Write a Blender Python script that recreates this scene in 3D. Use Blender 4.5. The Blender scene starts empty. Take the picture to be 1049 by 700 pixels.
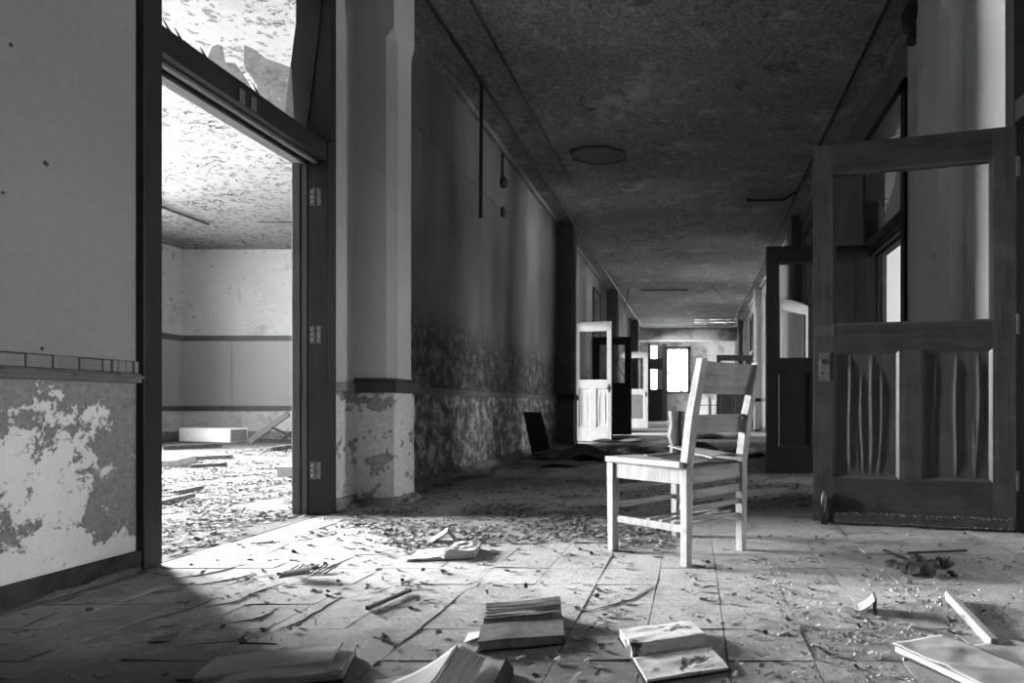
import bpy, math, random
from mathutils import Vector, Matrix, noise

# ------------------------------------------------------------------ camera, sky, exposure
sc = bpy.context.scene
C = bpy.context.scene.collection
EYE = 0.65          # camera height, metres
F = 625.0           # focal length in pixels of the 1049 px wide frame
VX, VY = 711.0, 415.0
cam_d = bpy.data.cameras.new('camera')
cam_d.sensor_width = 36.0
cam_d.lens = 36.0 * F / 1049.0
cam_d.shift_x = (524.5 - VX) / 1049.0
cam_d.shift_y = (VY - 350.0) / 1049.0
cam_d.clip_start = 0.05
cam = bpy.data.objects.new('camera', cam_d)
cam.location = (0, 0, EYE)
cam.rotation_euler = (math.pi / 2, 0, 0)
C.objects.link(cam)
sc.camera = cam

world = bpy.data.worlds.new('overcast_sky')
sc.world = world
world.use_nodes = True
bg = world.node_tree.nodes['Background']
bg.inputs[0].default_value = (1, 1, 1, 1)
bg.inputs[1].default_value = 1.0

sc.view_settings.view_transform = 'Standard'
sc.view_settings.look = 'None'
sc.view_settings.gamma = 1.0
sc.view_settings.use_curve_mapping = False
sc.view_settings.exposure = 5.5
sc.cycles.use_denoising = True
sc.cycles.max_bounces = 10
sc.cycles.diffuse_bounces = 7
sc.cycles.transparent_max_bounces = 12
sc.cycles.caustics_reflective = False
sc.cycles.caustics_refractive = False


def window_boost(loc, rot, sx, sy, watts, spread):
    """added lamp at a left-room window, stronger and narrower than its daylight"""
    d = bpy.data.lights.new('window_area_light', 'AREA')
    d.shape = 'RECTANGLE'
    d.size, d.size_y = sx, sy
    d.energy, d.spread = watts, math.radians(spread)
    o = bpy.data.objects.new('window_area_light', d)
    o.location, o.rotation_euler = loc, rot
    C.objects.link(o)


for y0, yaw, watts in ((3.45, 0, 21.0), (5.4, 10, 23.0), (7.35, 20, 27.0), (11.9, 10, 22.0), (14.2, 0, 22.0), (16.9, -28, 14.0)):
    window_boost((-9.87, y0 + 0.825, 2.075), (0, -math.radians(77), -math.radians(yaw)), 2.5, 1.6, watts, 92)


def portal(loc, rot, sx, sy):
    """the opening of a real window, so that the sky's daylight is sampled through it"""
    d = bpy.data.lights.new('window_area_light', 'AREA')
    d.shape = 'RECTANGLE'
    d.size, d.size_y = sx, sy
    d.cycles.is_portal = True
    o = bpy.data.objects.new('window_area_light', d)
    o.location, o.rotation_euler = loc, rot
    C.objects.link(o)


# ------------------------------------------------------------------ helpers
R = random.Random(7)
PI = math.pi


def fl(x, y, z=0.0):
    """point at height z seen at photo pixel (x, y)"""
    s = (y - VY) / (EYE - z)
    return ((x - VX) / s, F / s)


def onX(x, y, X):
    """(Y, Z) on the plane X = const"""
    Y = F * X / (x - VX)
    return Y, EYE + (VY - y) * Y / F


class MB:
    def __init__(self):
        self.v, self.f = [], []

    def box(self, x0, x1, y0, y1, z0, z1):
        n = len(self.v)
        self.v += [(x, y, z) for z in (z0, z1) for y in (y0, y1) for x in (x0, x1)]
        for q in ((0, 2, 3, 1), (4, 5, 7, 6), (0, 1, 5, 4), (2, 6, 7, 3), (0, 4, 6, 2), (1, 3, 7, 5)):
            self.f.append(tuple(n + i for i in q))
        return self

    def hexa(self, b, t):
        """two quads of four points each (bottom, top), both counter-clockwise seen from above"""
        n = len(self.v)
        self.v += [tuple(p) for p in b] + [tuple(p) for p in t]
        self.f.append((n + 3, n + 2, n + 1, n))
        self.f.append((n + 4, n + 5, n + 6, n + 7))
        for i in range(4):
            j = (i + 1) % 4
            self.f.append((n + i, n + j, n + 4 + j, n + 4 + i))
        return self

    def bar(self, a, b, w, h, up=(0, 0, 1)):
        a, b = Vector(a), Vector(b)
        d = (b - a).normalized()
        u = d.cross(Vector(up))
        if u.length < 1e-4:
            u = d.cross(Vector((1, 0, 0)))
        u.normalize()
        k = u.cross(d).normalized()
        u *= w / 2
        k *= h / 2
        q = lambda p: [p - u - k, p + u - k, p + u + k, p - u + k]
        return self.hexa(q(a), q(b))

    def tube(self, pts, r, n=8):
        pts = [Vector(p) for p in pts]
        rs = r if isinstance(r, (list, tuple)) else [r] * len(pts)
        base = len(self.v)
        for i, p in enumerate(pts):
            d = (pts[min(i + 1, len(pts) - 1)] - pts[max(i - 1, 0)]).normalized()
            u = d.cross(Vector((0, 0, 1)))
            if u.length < 1e-3:
                u = Vector((1, 0, 0))
            u.normalize()
            k = d.cross(u).normalized()
            for j in range(n):
                a = 2 * PI * j / n
                self.v.append(tuple(p + (u * math.cos(a) + k * math.sin(a)) * rs[i]))
        for i in range(len(pts) - 1):
            for j in range(n):
                k = (j + 1) % n
                self.f.append((base + i * n + j, base + i * n + k, base + (i + 1) * n + k, base + (i + 1) * n + j))
        self.f.append(tuple(base + j for j in reversed(range(n))))
        e = base + (len(pts) - 1) * n
        self.f.append(tuple(e + j for j in range(n)))
        return self

    def prism(self, poly, d):
        """closed polygon extruded by the vector d"""
        n = len(self.v)
        m = len(poly)
        d = Vector(d)
        self.v += [tuple(p) for p in poly] + [tuple(Vector(p) + d) for p in poly]
        self.f.append(tuple(n + i for i in reversed(range(m))))
        self.f.append(tuple(n + m + i for i in range(m)))
        for i in range(m):
            j = (i + 1) % m
            self.f.append((n + i, n + j, n + m + j, n + m + i))
        return self

    def grid(self, fn, nu, nv):
        n = len(self.v)
        for i in range(nu + 1):
            for j in range(nv + 1):
                self.v.append(tuple(fn(i / nu, j / nv)))
        for i in range(nu):
            for j in range(nv):
                a = n + i * (nv + 1) + j
                self.f.append((a, a + nv + 1, a + nv + 2, a + 1))
        return self

    def slab(self, fn, th, nu, nv):
        """a sheet with thickness: fn(u, v) is the top, th (number or function) its thickness downwards"""
        t = th if callable(th) else (lambda u, v: th)
        n = len(self.v)
        W = nv + 1
        tops = [fn(i / nu, j / nv) for i in range(nu + 1) for j in range(nv + 1)]
        self.v += [tuple(p) for p in tops]
        k = 0
        for i in range(nu + 1):
            for j in range(nv + 1):
                p = tops[k]
                self.v.append((p[0], p[1], p[2] - t(i / nu, j / nv)))
                k += 1
        m = n + (nu + 1) * W
        for i in range(nu):
            for j in range(nv):
                a = i * W + j
                self.f.append((n + a, n + a + W, n + a + W + 1, n + a + 1))
                self.f.append((m + a, m + a + 1, m + a + W + 1, m + a + W))
        for i in range(nu):
            a, b = i * W, (i + 1) * W
            self.f.append((n + a, m + a, m + b, n + b))
            a, b = a + nv, b + nv
            self.f.append((n + a, n + b, m + b, m + a))
        for j in range(nv):
            a = j
            self.f.append((n + a, n + a + 1, m + a + 1, m + a))
            a = nu * W + j
            self.f.append((n + a, m + a, m + a + 1, n + a + 1))
        return self

    def mesh(self, name, mat, smooth=False):
        me = bpy.data.meshes.new(name)
        me.from_pydata(self.v, [], self.f)
        me.update()
        me.materials.append(mat)
        if smooth:
            for p in me.polygons:
                p.use_smooth = True
        return me

    def build(self, name, mat, parent=None, smooth=False, loc=(0, 0, 0), rot=(0, 0, 0), bevel=0.0):
        o = bpy.data.objects.new(name, self.mesh(name, mat, smooth))
        C.objects.link(o)
        o.parent = parent
        o.location, o.rotation_euler = loc, rot
        if bevel:
            b = o.modifiers.new('edge_wear', 'BEVEL')
            b.width, b.segments, b.limit_method = bevel, 2, 'ANGLE'
        return o


def tag(o, label=None, cat=None, group=None, kind=None):
    if label:
        o['label'] = label
    if cat:
        o['category'] = cat
    if group:
        o['group'] = group
    if kind:
        o['kind'] = kind
    return o


def empty(name, loc=(0, 0, 0), rot=(0, 0, 0)):
    o = bpy.data.objects.new(name, None)
    o.empty_display_size = 0.1
    o.location, o.rotation_euler = loc, rot
    C.objects.link(o)
    return o


# ------------------------------------------------------------------ materials
class Mat:
    def __init__(self, name, rough=0.85, spec=0.3):
        self.m = bpy.data.materials.new(name)
        self.m.use_nodes = True
        self.t = self.m.node_tree
        self.b = self.t.nodes['Principled BSDF']
        self.b.inputs['Roughness'].default_value = rough
        self.b.inputs['Specular IOR Level'].default_value = spec
        self.geo = None
        self.tc = None

    def n(self, typ, **kw):
        x = self.t.nodes.new(typ)
        for k, v in kw.items():
            setattr(x, k, v)
        return x

    def link(self, a, b):
        self.t.links.new(a, b)

    def put(self, sock, val):
        if hasattr(val, 'links') or isinstance(val, bpy.types.NodeSocket):
            self.link(val, sock)
        else:
            sock.default_value = val

    def pos(self, scale=(1, 1, 1), world=True):
        if world:
            if not self.geo:
                self.geo = self.n('ShaderNodeNewGeometry')
            src = self.geo.outputs['Position']
        else:
            if not self.tc:
                self.tc = self.n('ShaderNodeTexCoord')
            src = self.tc.outputs['Object']
        mp = self.n('ShaderNodeMapping')
        mp.inputs['Scale'].default_value = scale
        self.link(src, mp.inputs['Vector'])
        return mp.outputs[0]

    def noise(self, vec, scale=5, detail=6, rough=0.6, dist=0.0):
        x = self.n('ShaderNodeTexNoise')
        self.link(vec, x.inputs['Vector'])
        x.inputs['Scale'].default_value = scale
        x.inputs['Detail'].default_value = detail
        x.inputs['Roughness'].default_value = rough
        x.inputs['Distortion'].default_value = dist
        return x.outputs['Fac']

    def ramp(self, fac, stops, interp='LINEAR'):
        x = self.n('ShaderNodeValToRGB')
        x.color_ramp.interpolation = interp
        el = x.color_ramp.elements
        while len(el) < len(stops):
            el.new(0.5)
        for e, (p, c) in zip(el, stops):
            e.position = p
            e.color = (c, c, c, 1)
        self.link(fac, x.inputs[0])
        return x.outputs[0]

    def math(self, op, a, b=0.0, clamp=False):
        x = self.n('ShaderNodeMath', operation=op, use_clamp=clamp)
        self.put(x.inputs[0], a)
        self.put(x.inputs[1], b)
        return x.outputs[0]

    def mix(self, fac, a, b, mode='MIX'):
        x = self.n('ShaderNodeMix', data_type='RGBA', blend_type=mode)
        self.put(x.inputs[0], fac)
        for s, v in ((x.inputs[6], a), (x.inputs[7], b)):
            if isinstance(v, (int, float)):
                v = (v, v, v, 1)
            self.put(s, v)
        return x.outputs[2]

    def sep(self, vec):
        x = self.n('ShaderNodeSeparateXYZ')
        self.link(vec, x.inputs[0])
        return x.outputs

    def rand(self):
        return self.n('ShaderNodeObjectInfo').outputs['Random']

    def bump(self, h, strength=0.3, dist=0.01):
        x = self.n('ShaderNodeBump')
        x.inputs['Strength'].default_value = strength
        x.inputs['Distance'].default_value = dist
        self.link(h, x.inputs['Height'])
        self.link(x.outputs[0], self.b.inputs['Normal'])

    def color(self, c):
        if isinstance(c, (int, float)):
            c = (c, c, c, 1)
        self.put(self.b.inputs['Base Color'], c)
        return self.m


def plain(name, g, var=0.25, scale=8, rough=0.85, bump=0.25, spec=0.3, stretch=(1, 1, 1), dist=0.004):
    k = Mat(name, rough, spec)
    p = k.pos(stretch, world=False)
    f = k.noise(p, scale, 7, 0.65)
    k.bump(f, bump, dist)
    return k.color(k.ramp(f, [(0.3, g * (1 - var)), (0.7, g * (1 + var))]))


def wood(name, g, var=0.45, axis=2, rough=0.7, scale=1.0, spec=0.35, worn=None):
    k = Mat(name, rough, spec)
    st = [38 * scale] * 3
    st[axis] = 1.6 * scale
    p = k.pos(tuple(st), world=False)
    f = k.noise(p, 1.0, 6, 0.6, 0.6)
    q = k.noise(k.pos((3, 3, 3), world=False), 2.0, 5, 0.6)
    c = k.ramp(f, [(0.3, g * (1 - var)), (0.55, g), (0.75, g * (1 + var))])
    fine = k.noise(k.pos(tuple(v * 3.2 for v in st), world=False), 1.0, 4, 0.7)
    c = k.mix(0.35, c, k.ramp(fine, [(0.35, g * 0.35), (0.6, g * 1.25)]))
    c = k.mix(0.4, c, k.ramp(q, [(0.35, g * (1 - var)), (0.7, g * (1 + var * 0.8))]))
    if worn is not None:
        wv = k.noise(k.pos((6, 6, 6), world=False), 1.5, 9, 0.72)
        c = k.mix(k.ramp(wv, [(0.56, 0), (0.64, 1)]), c, worn)
    k.bump(f, 0.25, 0.003)
    return k.color(c)


def peel(name, paint, under, scale=3.0, lo=0.5, mod=0.25, edge=0.35, bump=0.6, grain=0.1, zfade=None):
    """flaking paint over plaster, ragged borders with a lifted rim"""
    k = Mat(name, 0.9, 0.2)
    p = k.pos()
    big = k.noise(p, scale * 0.35, 3, 0.5)
    f = k.noise(p, scale, 10, 0.62, 0.35)
    f = k.math('ADD', f, k.math('MULTIPLY', k.math('SUBTRACT', big, 0.5), mod * 2))
    m = k.ramp(f, [(lo - 0.006, 0), (lo + 0.006, 1)])
    rim = k.ramp(f, [(lo - 0.03, 0), (lo - 0.004, 1), (lo + 0.002, 0.0)])
    g = k.noise(p, 40, 5, 0.7)
    g2 = k.noise(p, 2.2, 6, 0.6)
    pc = k.mix(0.5, k.ramp(g2, [(0.3, paint * (1 - 2 * grain)), (0.7, paint * (1 + 2 * grain))]),
               k.ramp(g, [(0.3, paint * (1 - 2 * grain)), (0.7, paint * (1 + 2 * grain))]))
    uc = k.ramp(g, [(0.3, under * (1 - grain)), (0.7, under * (1 + grain))])
    spots = k.ramp(k.noise(p, scale * 7, 6, 0.75), [(0.30, 1), (0.36, 0)])
    c = k.mix(m, pc, uc)
    c = k.mix(k.math('MULTIPLY', rim, edge), c, 0.06)
    c = k.mix(k.math('MULTIPLY', spots, 0.55), c, paint * 0.5)
    h = k.math('ADD', k.math('MULTIPLY', k.math('SUBTRACT', 1.0, m), 1.0), k.math('MULTIPLY', g, 0.25))
    k.bump(h, bump, 0.012)
    return k.color(c)


def plaster(name, g, stain=0.3, scale=1.2, bump=0.3, stretch=(1, 1, 1), fine=0.12, blot=None, speck=None):
    k = Mat(name, 0.92, 0.15)
    p = k.pos(stretch)
    a = k.noise(p, scale, 7, 0.62)
    b = k.noise(k.pos(), 45, 6, 0.7)
    c = k.ramp(a, [(0.3, g * (1 - stain)), (0.68, g * (1 + stain * 0.6))])
    c = k.mix(0.35, c, k.ramp(b, [(0.3, g * (1 - fine * 2)), (0.7, g * (1 + fine * 2))]))
    if blot:
        d = k.noise(p, blot[0], 9, 0.7, 0.4)
        c = k.mix(k.math('MULTIPLY', k.ramp(d, [(blot[1], 0), (blot[1] + 0.06, 1)]), blot[3]), c, blot[2])
    if speck:
        d = k.noise(k.pos(), speck[0], 4, 0.6)
        c = k.mix(k.math('MULTIPLY', k.ramp(d, [(speck[1], 0), (speck[1] + 0.02, 1)]), speck[3]), c, speck[2])
    k.bump(b, bump, 0.005)
    return k.color(c)


def mouldy_wall(name):
    """corridor wall beyond the pilaster: pale paint above a mottled, damp band, flaking dado"""
    k = Mat(name, 0.92, 0.15)
    p = k.pos()
    x, y, z = k.sep(p)
    n1 = k.noise(p, 1.1, 6, 0.6)
    n2 = k.noise(p, 9, 9, 0.75, 0.3)
    n3 = k.noise(k.pos((1, 1, 0.25)), 2.2, 5, 0.6)
    up = k.ramp(n3, [(0.3, 0.20), (0.7, 0.36)])
    damp = k.ramp(n2, [(0.36, 0.02), (0.5, 0.11), (0.64, 0.36)])
    edge = k.math('ADD', k.math('MULTIPLY', n1, 0.9), 1.12)
    band = k.math('MULTIPLY', k.math('ADD', k.math('SUBTRACT', edge, z), k.math('MULTIPLY', k.math('SUBTRACT', n2, 0.5), 0.7)), 3.5, clamp=True)
    c = k.mix(k.math('MULTIPLY', band, 0.85), up, damp)
    f = k.noise(p, 9.0, 12, 0.72, 0.4)
    m = k.ramp(f, [(0.53, 0), (0.545, 1)])
    dado = k.mix(m, k.ramp(n2, [(0.3, 0.16), (0.7, 0.34)]), 0.62)
    dirt = k.ramp(n2, [(0.36, 1), (0.46, 0)])
    dado = k.mix(k.math('MULTIPLY', dirt, 0.8), dado, 0.05)
    c = k.mix(k.math('GREATER_THAN', z, 0.74), dado, c)
    k.bump(n2, 0.5, 0.01)
    return k.color(c)


def near_dado(name):
    """dado by the camera: grey paint flaked off a large ragged white area"""
    k = Mat(name, 0.92, 0.15)
    p = k.pos()
    x, y, z = k.sep(p)
    f = k.noise(p, 10.5, 14, 0.76, 0.3)
    dy = k.math('ABSOLUTE', k.math('SUBTRACT', y, 2.06))
    dz = k.math('ABSOLUTE', k.math('SUBTRACT', z, 0.38))
    d = k.math('ADD', k.math('MULTIPLY', k.math('POWER', dy, 2.0), 1.9), k.math('MULTIPLY', k.math('POWER', dz, 2.0), 1.9))
    big = k.math('MULTIPLY', k.math('SUBTRACT', k.noise(p, 3.0, 2, 0.5), 0.5), 0.35)
    low = k.math('MULTIPLY', k.math('SUBTRACT', 0.22, z), 2.0, clamp=True)
    f2 = k.math('ADD', k.math('ADD', k.math('SUBTRACT', f, d), big), low)
    m = k.ramp(f2, [(0.388, 0), (0.398, 1)])
    rim = k.ramp(f2, [(0.36, 0), (0.385, 1), (0.392, 0)])
    g = k.noise(p, 55, 5, 0.7)
    paint = k.ramp(g, [(0.3, 0.20), (0.7, 0.36)])
    under = k.ramp(k.noise(p, 3, 8, 0.7), [(0.3, 0.80), (0.7, 0.95)])
    c = k.mix(m, paint, under)
    c = k.mix(k.math('MULTIPLY', rim, 0.35), c, 0.05)
    sp = k.ramp(k.noise(p, 30, 6, 0.75), [(0.34, 1), (0.38, 0)])
    c = k.mix(k.math('MULTIPLY', sp, 0.5), c, 0.10)
    k.bump(k.math('ADD', k.math('SUBTRACT', 1.0, m), k.math('MULTIPLY', g, 0.3)), 0.7, 0.008)
    return k.color(c)


def floor_tile_mat(name, g):
    k = Mat(name, 0.75, 0.25)
    p = k.pos()
    a = k.noise(p, 1.6, 7, 0.62)
    b = k.noise(p, 30, 8, 0.8)
    e = k.noise(k.pos((1, 0.55, 1)), 120, 5, 0.8)
    dirt = k.noise(p, 3.2, 11, 0.75, 0.3)
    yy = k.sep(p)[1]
    near_ramp = k.math('MULTIPLY', k.math('SUBTRACT', 2.0, yy), 0.28, clamp=True)      # dark patches spread further toward the near end of the floor
    dirt = k.math('ADD', dirt, near_ramp)
    c = k.ramp(a, [(0.3, g * 0.75), (0.7, g * 1.2)])
    c = k.mix(0.5, c, k.ramp(b, [(0.32, g * 0.45), (0.68, g * 1.45)]))
    c = k.mix(0.45, c, k.ramp(e, [(0.38, g * 0.15), (0.62, g * 1.75)]))
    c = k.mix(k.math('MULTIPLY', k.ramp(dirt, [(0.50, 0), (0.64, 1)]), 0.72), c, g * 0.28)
    c = k.mix(k.math('MULTIPLY', k.ramp(b, [(0.66, 0), (0.70, 1)]), 0.6), c, g * 1.7)
    c = k.mix(0.25, c, k.ramp(k.rand(), [(0, g * 0.7), (1, g * 1.25)]))
    k.bump(b, 0.6, 0.005)
    return k.color(c)


def ceiling_mat(name, g):
    k = Mat(name, 0.9, 0.2)
    p = k.pos()
    a = k.noise(p, 0.8, 6, 0.6)
    b = k.noise(p, 7, 10, 0.75, 0.5)
    w = k.noise(p, 1.7, 10, 0.72, 0.3)
    s = k.noise(k.pos((1, 1.6, 1)), 2.1, 9, 0.7, 0.5)
    c = k.ramp(a, [(0.3, g * 0.62), (0.72, g * 1.35)])
    c = k.mix(k.math('MULTIPLY', k.ramp(b, [(0.56, 0), (0.61, 1)]), 0.65), c, g * 2.1)
    h = k.noise(p, 38, 8, 0.8)
    c = k.mix(0.5, c, k.ramp(h, [(0.40, g * 0.15), (0.62, g * 2.0)]))
    c = k.mix(k.math('MULTIPLY', k.ramp(b, [(0.36, 1), (0.42, 0)]), 0.6), c, g * 0.35)
    c = k.mix(k.math('MULTIPLY', k.ramp(w, [(0.55, 0), (0.66, 1)]), 0.6), c, g * 2.2)
    c = k.mix(k.math('MULTIPLY', k.ramp(s, [(0.60, 0), (0.66, 1)]), 0.6), c, g * 0.25)
    k.bump(b, 0.8, 0.02)
    return k.color(c)


m_near_up = plaster('painted_plaster_near', 0.30, 0.12, 0.9, 0.45, fine=0.10, speck=(3.2, 0.80, 0.03, 0.8))
m_near_dado = near_dado('flaking_dado_near')
m_pil_up = plaster('painted_plaster_pilaster', 0.46, 0.10, 1.5, 0.3, fine=0.08)
m_pale = plaster('brightened_plaster_right', 0.68, 0.12, 1.5, 0.3, fine=0.1, blot=(6, 0.62, 0.2, 0.5))  # brightness of the lit right pilasters and wall strip put into the colour
m_pil_dado = peel('flaking_dado_pilaster', 0.30, 0.56, 8.0, 0.44, 0.16, 0.7, 0.7, 0.2)
m_wall_far = mouldy_wall('mouldy_wall')
m_wall_right = plaster('painted_plaster_right', 0.22, 0.3, 1.0, 0.3, blot=(3.0, 0.56, 0.14, 0.5))
m_right_room = plaster('right_room_plaster', 0.74, 0.12, 0.9, 0.3)
m_room_wall = plaster('room_plaster', 0.33, 0.22, 0.9, 0.3, blot=(1.3, 0.55, 0.17, 0.5), speck=(9, 0.63, 0.1, 0.6))
m_room_ceiling = plaster('room_ceiling_paint', 0.165, 0.14, 0.8, 0.4, blot=(2.6, 0.56, 0.13, 0.5), speck=(13, 0.575, 0.035, 0.8))
m_ceiling = ceiling_mat('corridor_ceiling_paint', 0.30)
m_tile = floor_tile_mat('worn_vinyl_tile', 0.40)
m_slab = plain('dark_subfloor', 0.14, 0.4, 6)
m_room_floor = plaster('dusty_room_floor', 0.08, 0.35, 1.4, 0.5, blot=(4, 0.55, 0.25, 0.6))
m_casing = wood('dark_stained_casing', 0.022, 0.6, 2, 0.55)
m_casing_h = wood('dark_stained_casing_across', 0.022, 0.6, 1, 0.55)
m_stop = wood('grey_weathered_stop', 0.12, 0.3, 2, 0.7)
m_stop_h = wood('grey_weathered_stop_across', 0.16, 0.3, 1, 0.7)
m_rail = wood('worn_chair_rail', 0.16, 0.5, 1, 0.8, worn=0.06)
m_rail_dark = wood('dark_chair_rail', 0.05, 0.5, 1, 0.7)
m_block = plaster('grey_rail_block', 0.25, 0.35, 4.0, 0.4)
m_oak = wood('oak_door_upright', 0.066, 0.75, 2, 0.6)
m_oak_h = wood('oak_door_across', 0.050, 0.7, 0, 0.6)
m_panel = wood('oak_veneer_panel', 0.070, 0.5, 2, 0.6)
m_mould = wood('oak_moulding', 0.09, 0.3, 2, 0.45)
m_dkdoor = wood('dark_door_wood', 0.028, 0.4, 2, 0.6)
m_ltdoor = wood('white_painted_door', 0.36, 0.2, 2, 0.75, worn=0.3)
m_chair = wood('weathered_chair_wood', 0.33, 0.6, 2, 0.8, worn=0.20)
m_chair_h = wood('weathered_chair_wood_across', 0.25, 0.65, 0, 0.8, worn=0.14)
m_seatboard = wood('weathered_seat_veneer', 0.32, 0.55, 1, 0.8)
m_iron = plain('dark_iron', 0.03, 0.4, 30, 0.55, 0.2, 0.5)
m_steel = plain('dull_steel', 0.14, 0.4, 30, 0.4, 0.2, 0.6)
m_paper = plain('aged_paper', 0.5, 0.14, 14, 0.9, 0.2)
m_paper_edge = plain('page_edges', 0.45, 0.35, 4, 0.9, 0.5, stretch=(1, 1, 90))
m_cover = plain('dusty_dark_cover', 0.21, 0.5, 18, 0.85, 0.4)
m_leather = plain('grey_leather_cover', 0.34, 0.25, 9, 0.7, 0.4)
m_blackcover = plain('black_cover', 0.03, 0.4, 18, 0.8, 0.3)
m_flake = plain('paint_chip', 0.28, 0.35, 25, 0.9, 0.2)
m_flake_dark = plain('dark_chip_and_gap_shade', 0.08, 0.5, 25, 0.9, 0.2)  # dark chips; in the classroom litter they also paint the shadowed gaps
m_grit = plain('plaster_grit', 0.32, 0.4, 40, 0.9, 0.2)
m_dark = plain('dark_debris', 0.05, 0.5, 14, 0.9, 0.5)
m_dust = plain('grey_dust', 0.20, 0.4, 9, 0.95, 0.5)
m_stick = wood('pale_stick', 0.28, 0.3, 1, 0.85)
m_white = plain('white_painted_metal', 0.74, 0.08, 5, 0.6, 0.1)
m_tack = plaster('grey_tackboard', 0.20, 0.10, 1.2, 0.2)
m_sheet = plain('fallen_dirty_sheet', 0.11, 0.45, 7, 0.9, 0.5)


def stained_page():
    k = Mat('stained_page', 0.9, 0.2)
    p = k.pos((1, 1, 1), world=False)
    a = k.noise(p, 9, 8, 0.65, 0.6)
    e = k.noise(p, 60, 4, 0.6)
    c = k.mix(k.ramp(a, [(0.56, 0), (0.60, 1)]), k.ramp(e, [(0.3, 0.52), (0.7, 0.72)]), 0.07)
    k.bump(a, 0.2, 0.004)
    return k.color(c)


m_stained = stained_page()


def dusty_glass(name, cover, g):
    k = Mat(name, 0.6, 0.5)
    k.b.inputs['Base Color'].default_value = (g, g, g, 1)
    tr = k.n('ShaderNodeBsdfTransparent')
    mx = k.n('ShaderNodeMixShader')
    f = k.noise(k.pos((1, 1, 1), world=False), 30, 6, 0.7)
    k.link(k.ramp(f, [(0.3, cover * 0.8), (0.7, min(1, cover * 1.2))]), mx.inputs[0])
    k.link(tr.outputs[0], mx.inputs[1])
    k.link(k.b.outputs[0], mx.inputs[2])
    k.link(mx.outputs[0], k.t.nodes['Material Output'].inputs[0])
    return k.m


m_glass = dusty_glass('dusty_broken_glass', 0.55, 0.32)
m_pane = dusty_glass('thin_window_glass', 0.06, 0.5)

# ------------------------------------------------------------------ the place: measures
XL, XR, TH = -2.19, 1.66, 0.15       # corridor faces of the left and right wall, wall thickness
CEIL = 3.57
YB, YE = -4.0, 25.0
HEAD = 3.2                           # top of the door and transom openings
LROOM, RROOM = -9.6, 8.5


def wall_y(name, x0, x1, y0, y1, holes, mat, label, z0=0.0, z1=CEIL):
    """wall running along y with rectangular holes (y0, y1, z0, z1)"""
    mb = MB()
    holes = sorted(holes)
    y = y0
    for (a, b, c, d) in holes:
        if a > y:
            mb.box(x0, x1, y, a, z0, z1)
        if c > z0:
            mb.box(x0, x1, a, b, z0, c)
        if d < z1:
            mb.box(x0, x1, a, b, d, z1)
        y = b
    if y < y1:
        mb.box(x0, x1, y, y1, z0, z1)
    return tag(mb.build(name, mat), label, 'wall', kind='structure')


def wall_x(name, y0, y1, x0, x1, holes, mat, label, z0=0.0, z1=CEIL):
    mb = MB()
    x = x0
    for (a, b, c, d) in sorted(holes):
        if a > x:
            mb.box(x, a, y0, y1, z0, z1)
        if c > z0:
            mb.box(a, b, y0, y1, z0, c)
        if d < z1:
            mb.box(a, b, y0, y1, d, z1)
        x = b
    if x < x1:
        mb.box(x, x1, y0, y1, z0, z1)
    return tag(mb.build(name, mat), label, 'wall', kind='structure')


# left wall, split where its surface changes
wl_near = wall_y('wall_left', XL - TH, XL, YB, 2.40, [], m_near_up, 'grey painted plaster wall beside the open left doorway', z0=0.775)
wl_dado = wall_y('wall_left', XL - TH, XL, YB, 2.40, [], m_near_dado, 'dado of flaking paint below the worn rail at left', z0=0.0, z1=0.775)
for px, py, r in ((11, 46, 0.010), (47, 168, 0.011), (3, 198, 0.007), (43, 357, 0.007)):
    Y_, Z_ = onX(px, py, XL)
    MB().prism([(XL, Y_ + r * math.cos(k * 1.05) * R.uniform(0.5, 1.1), Z_ + r * math.sin(k * 1.05) * R.uniform(0.6, 1.2)) for k in range(6)], (0.0015, 0, 0)).build('dent', m_dark, wl_near)
L_OPEN = [(2.40, 3.685), (9.93, 10.77), (13.18, 14.22), (15.72, 16.87), (21.7, 23.2)]
wall_y('wall_left', XL - TH, XL, 3.685, 3.94, [], m_pil_up, 'narrow pale wall strip between the left door frame and pilaster', z0=0.775)
wall_y('wall_left', XL - TH, XL, 3.685, 3.94, [], m_pil_dado, 'narrow flaking dado strip between the left door frame and pilaster', z1=0.775)
wall_y('wall_left', XL - TH, XL, 2.40, 3.685, [], m_pil_up, 'plaster above the left door frame', z0=HEAD)
wl_far = wall_y('wall_left', XL - TH, XL, 3.94, YE, [(a, b, 0, HEAD) for a, b in L_OPEN[1:]], m_wall_far,
                'long mouldy corridor wall running back from the left pilaster')
wall_y('wall_right', XR, XR + TH, 3.17, 4.74, [], m_pale, 'pale right wall beside the pilaster seen through the oak door', z0=0.0)
R_OPEN = [(2.05, 3.17), (4.74, 5.90), (7.85, 8.95), (12.9, 14.0), (17.0, 18.0)]
wr = wall_y('wall_right', XR, XR + TH, YB, YE, [(a, b, 0, HEAD if i else HEAD) for i, (a, b) in enumerate(R_OPEN)] + [(3.17, 4.74, 0, CEIL)], m_wall_right,
            'right corridor wall behind the open oak door')

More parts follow.
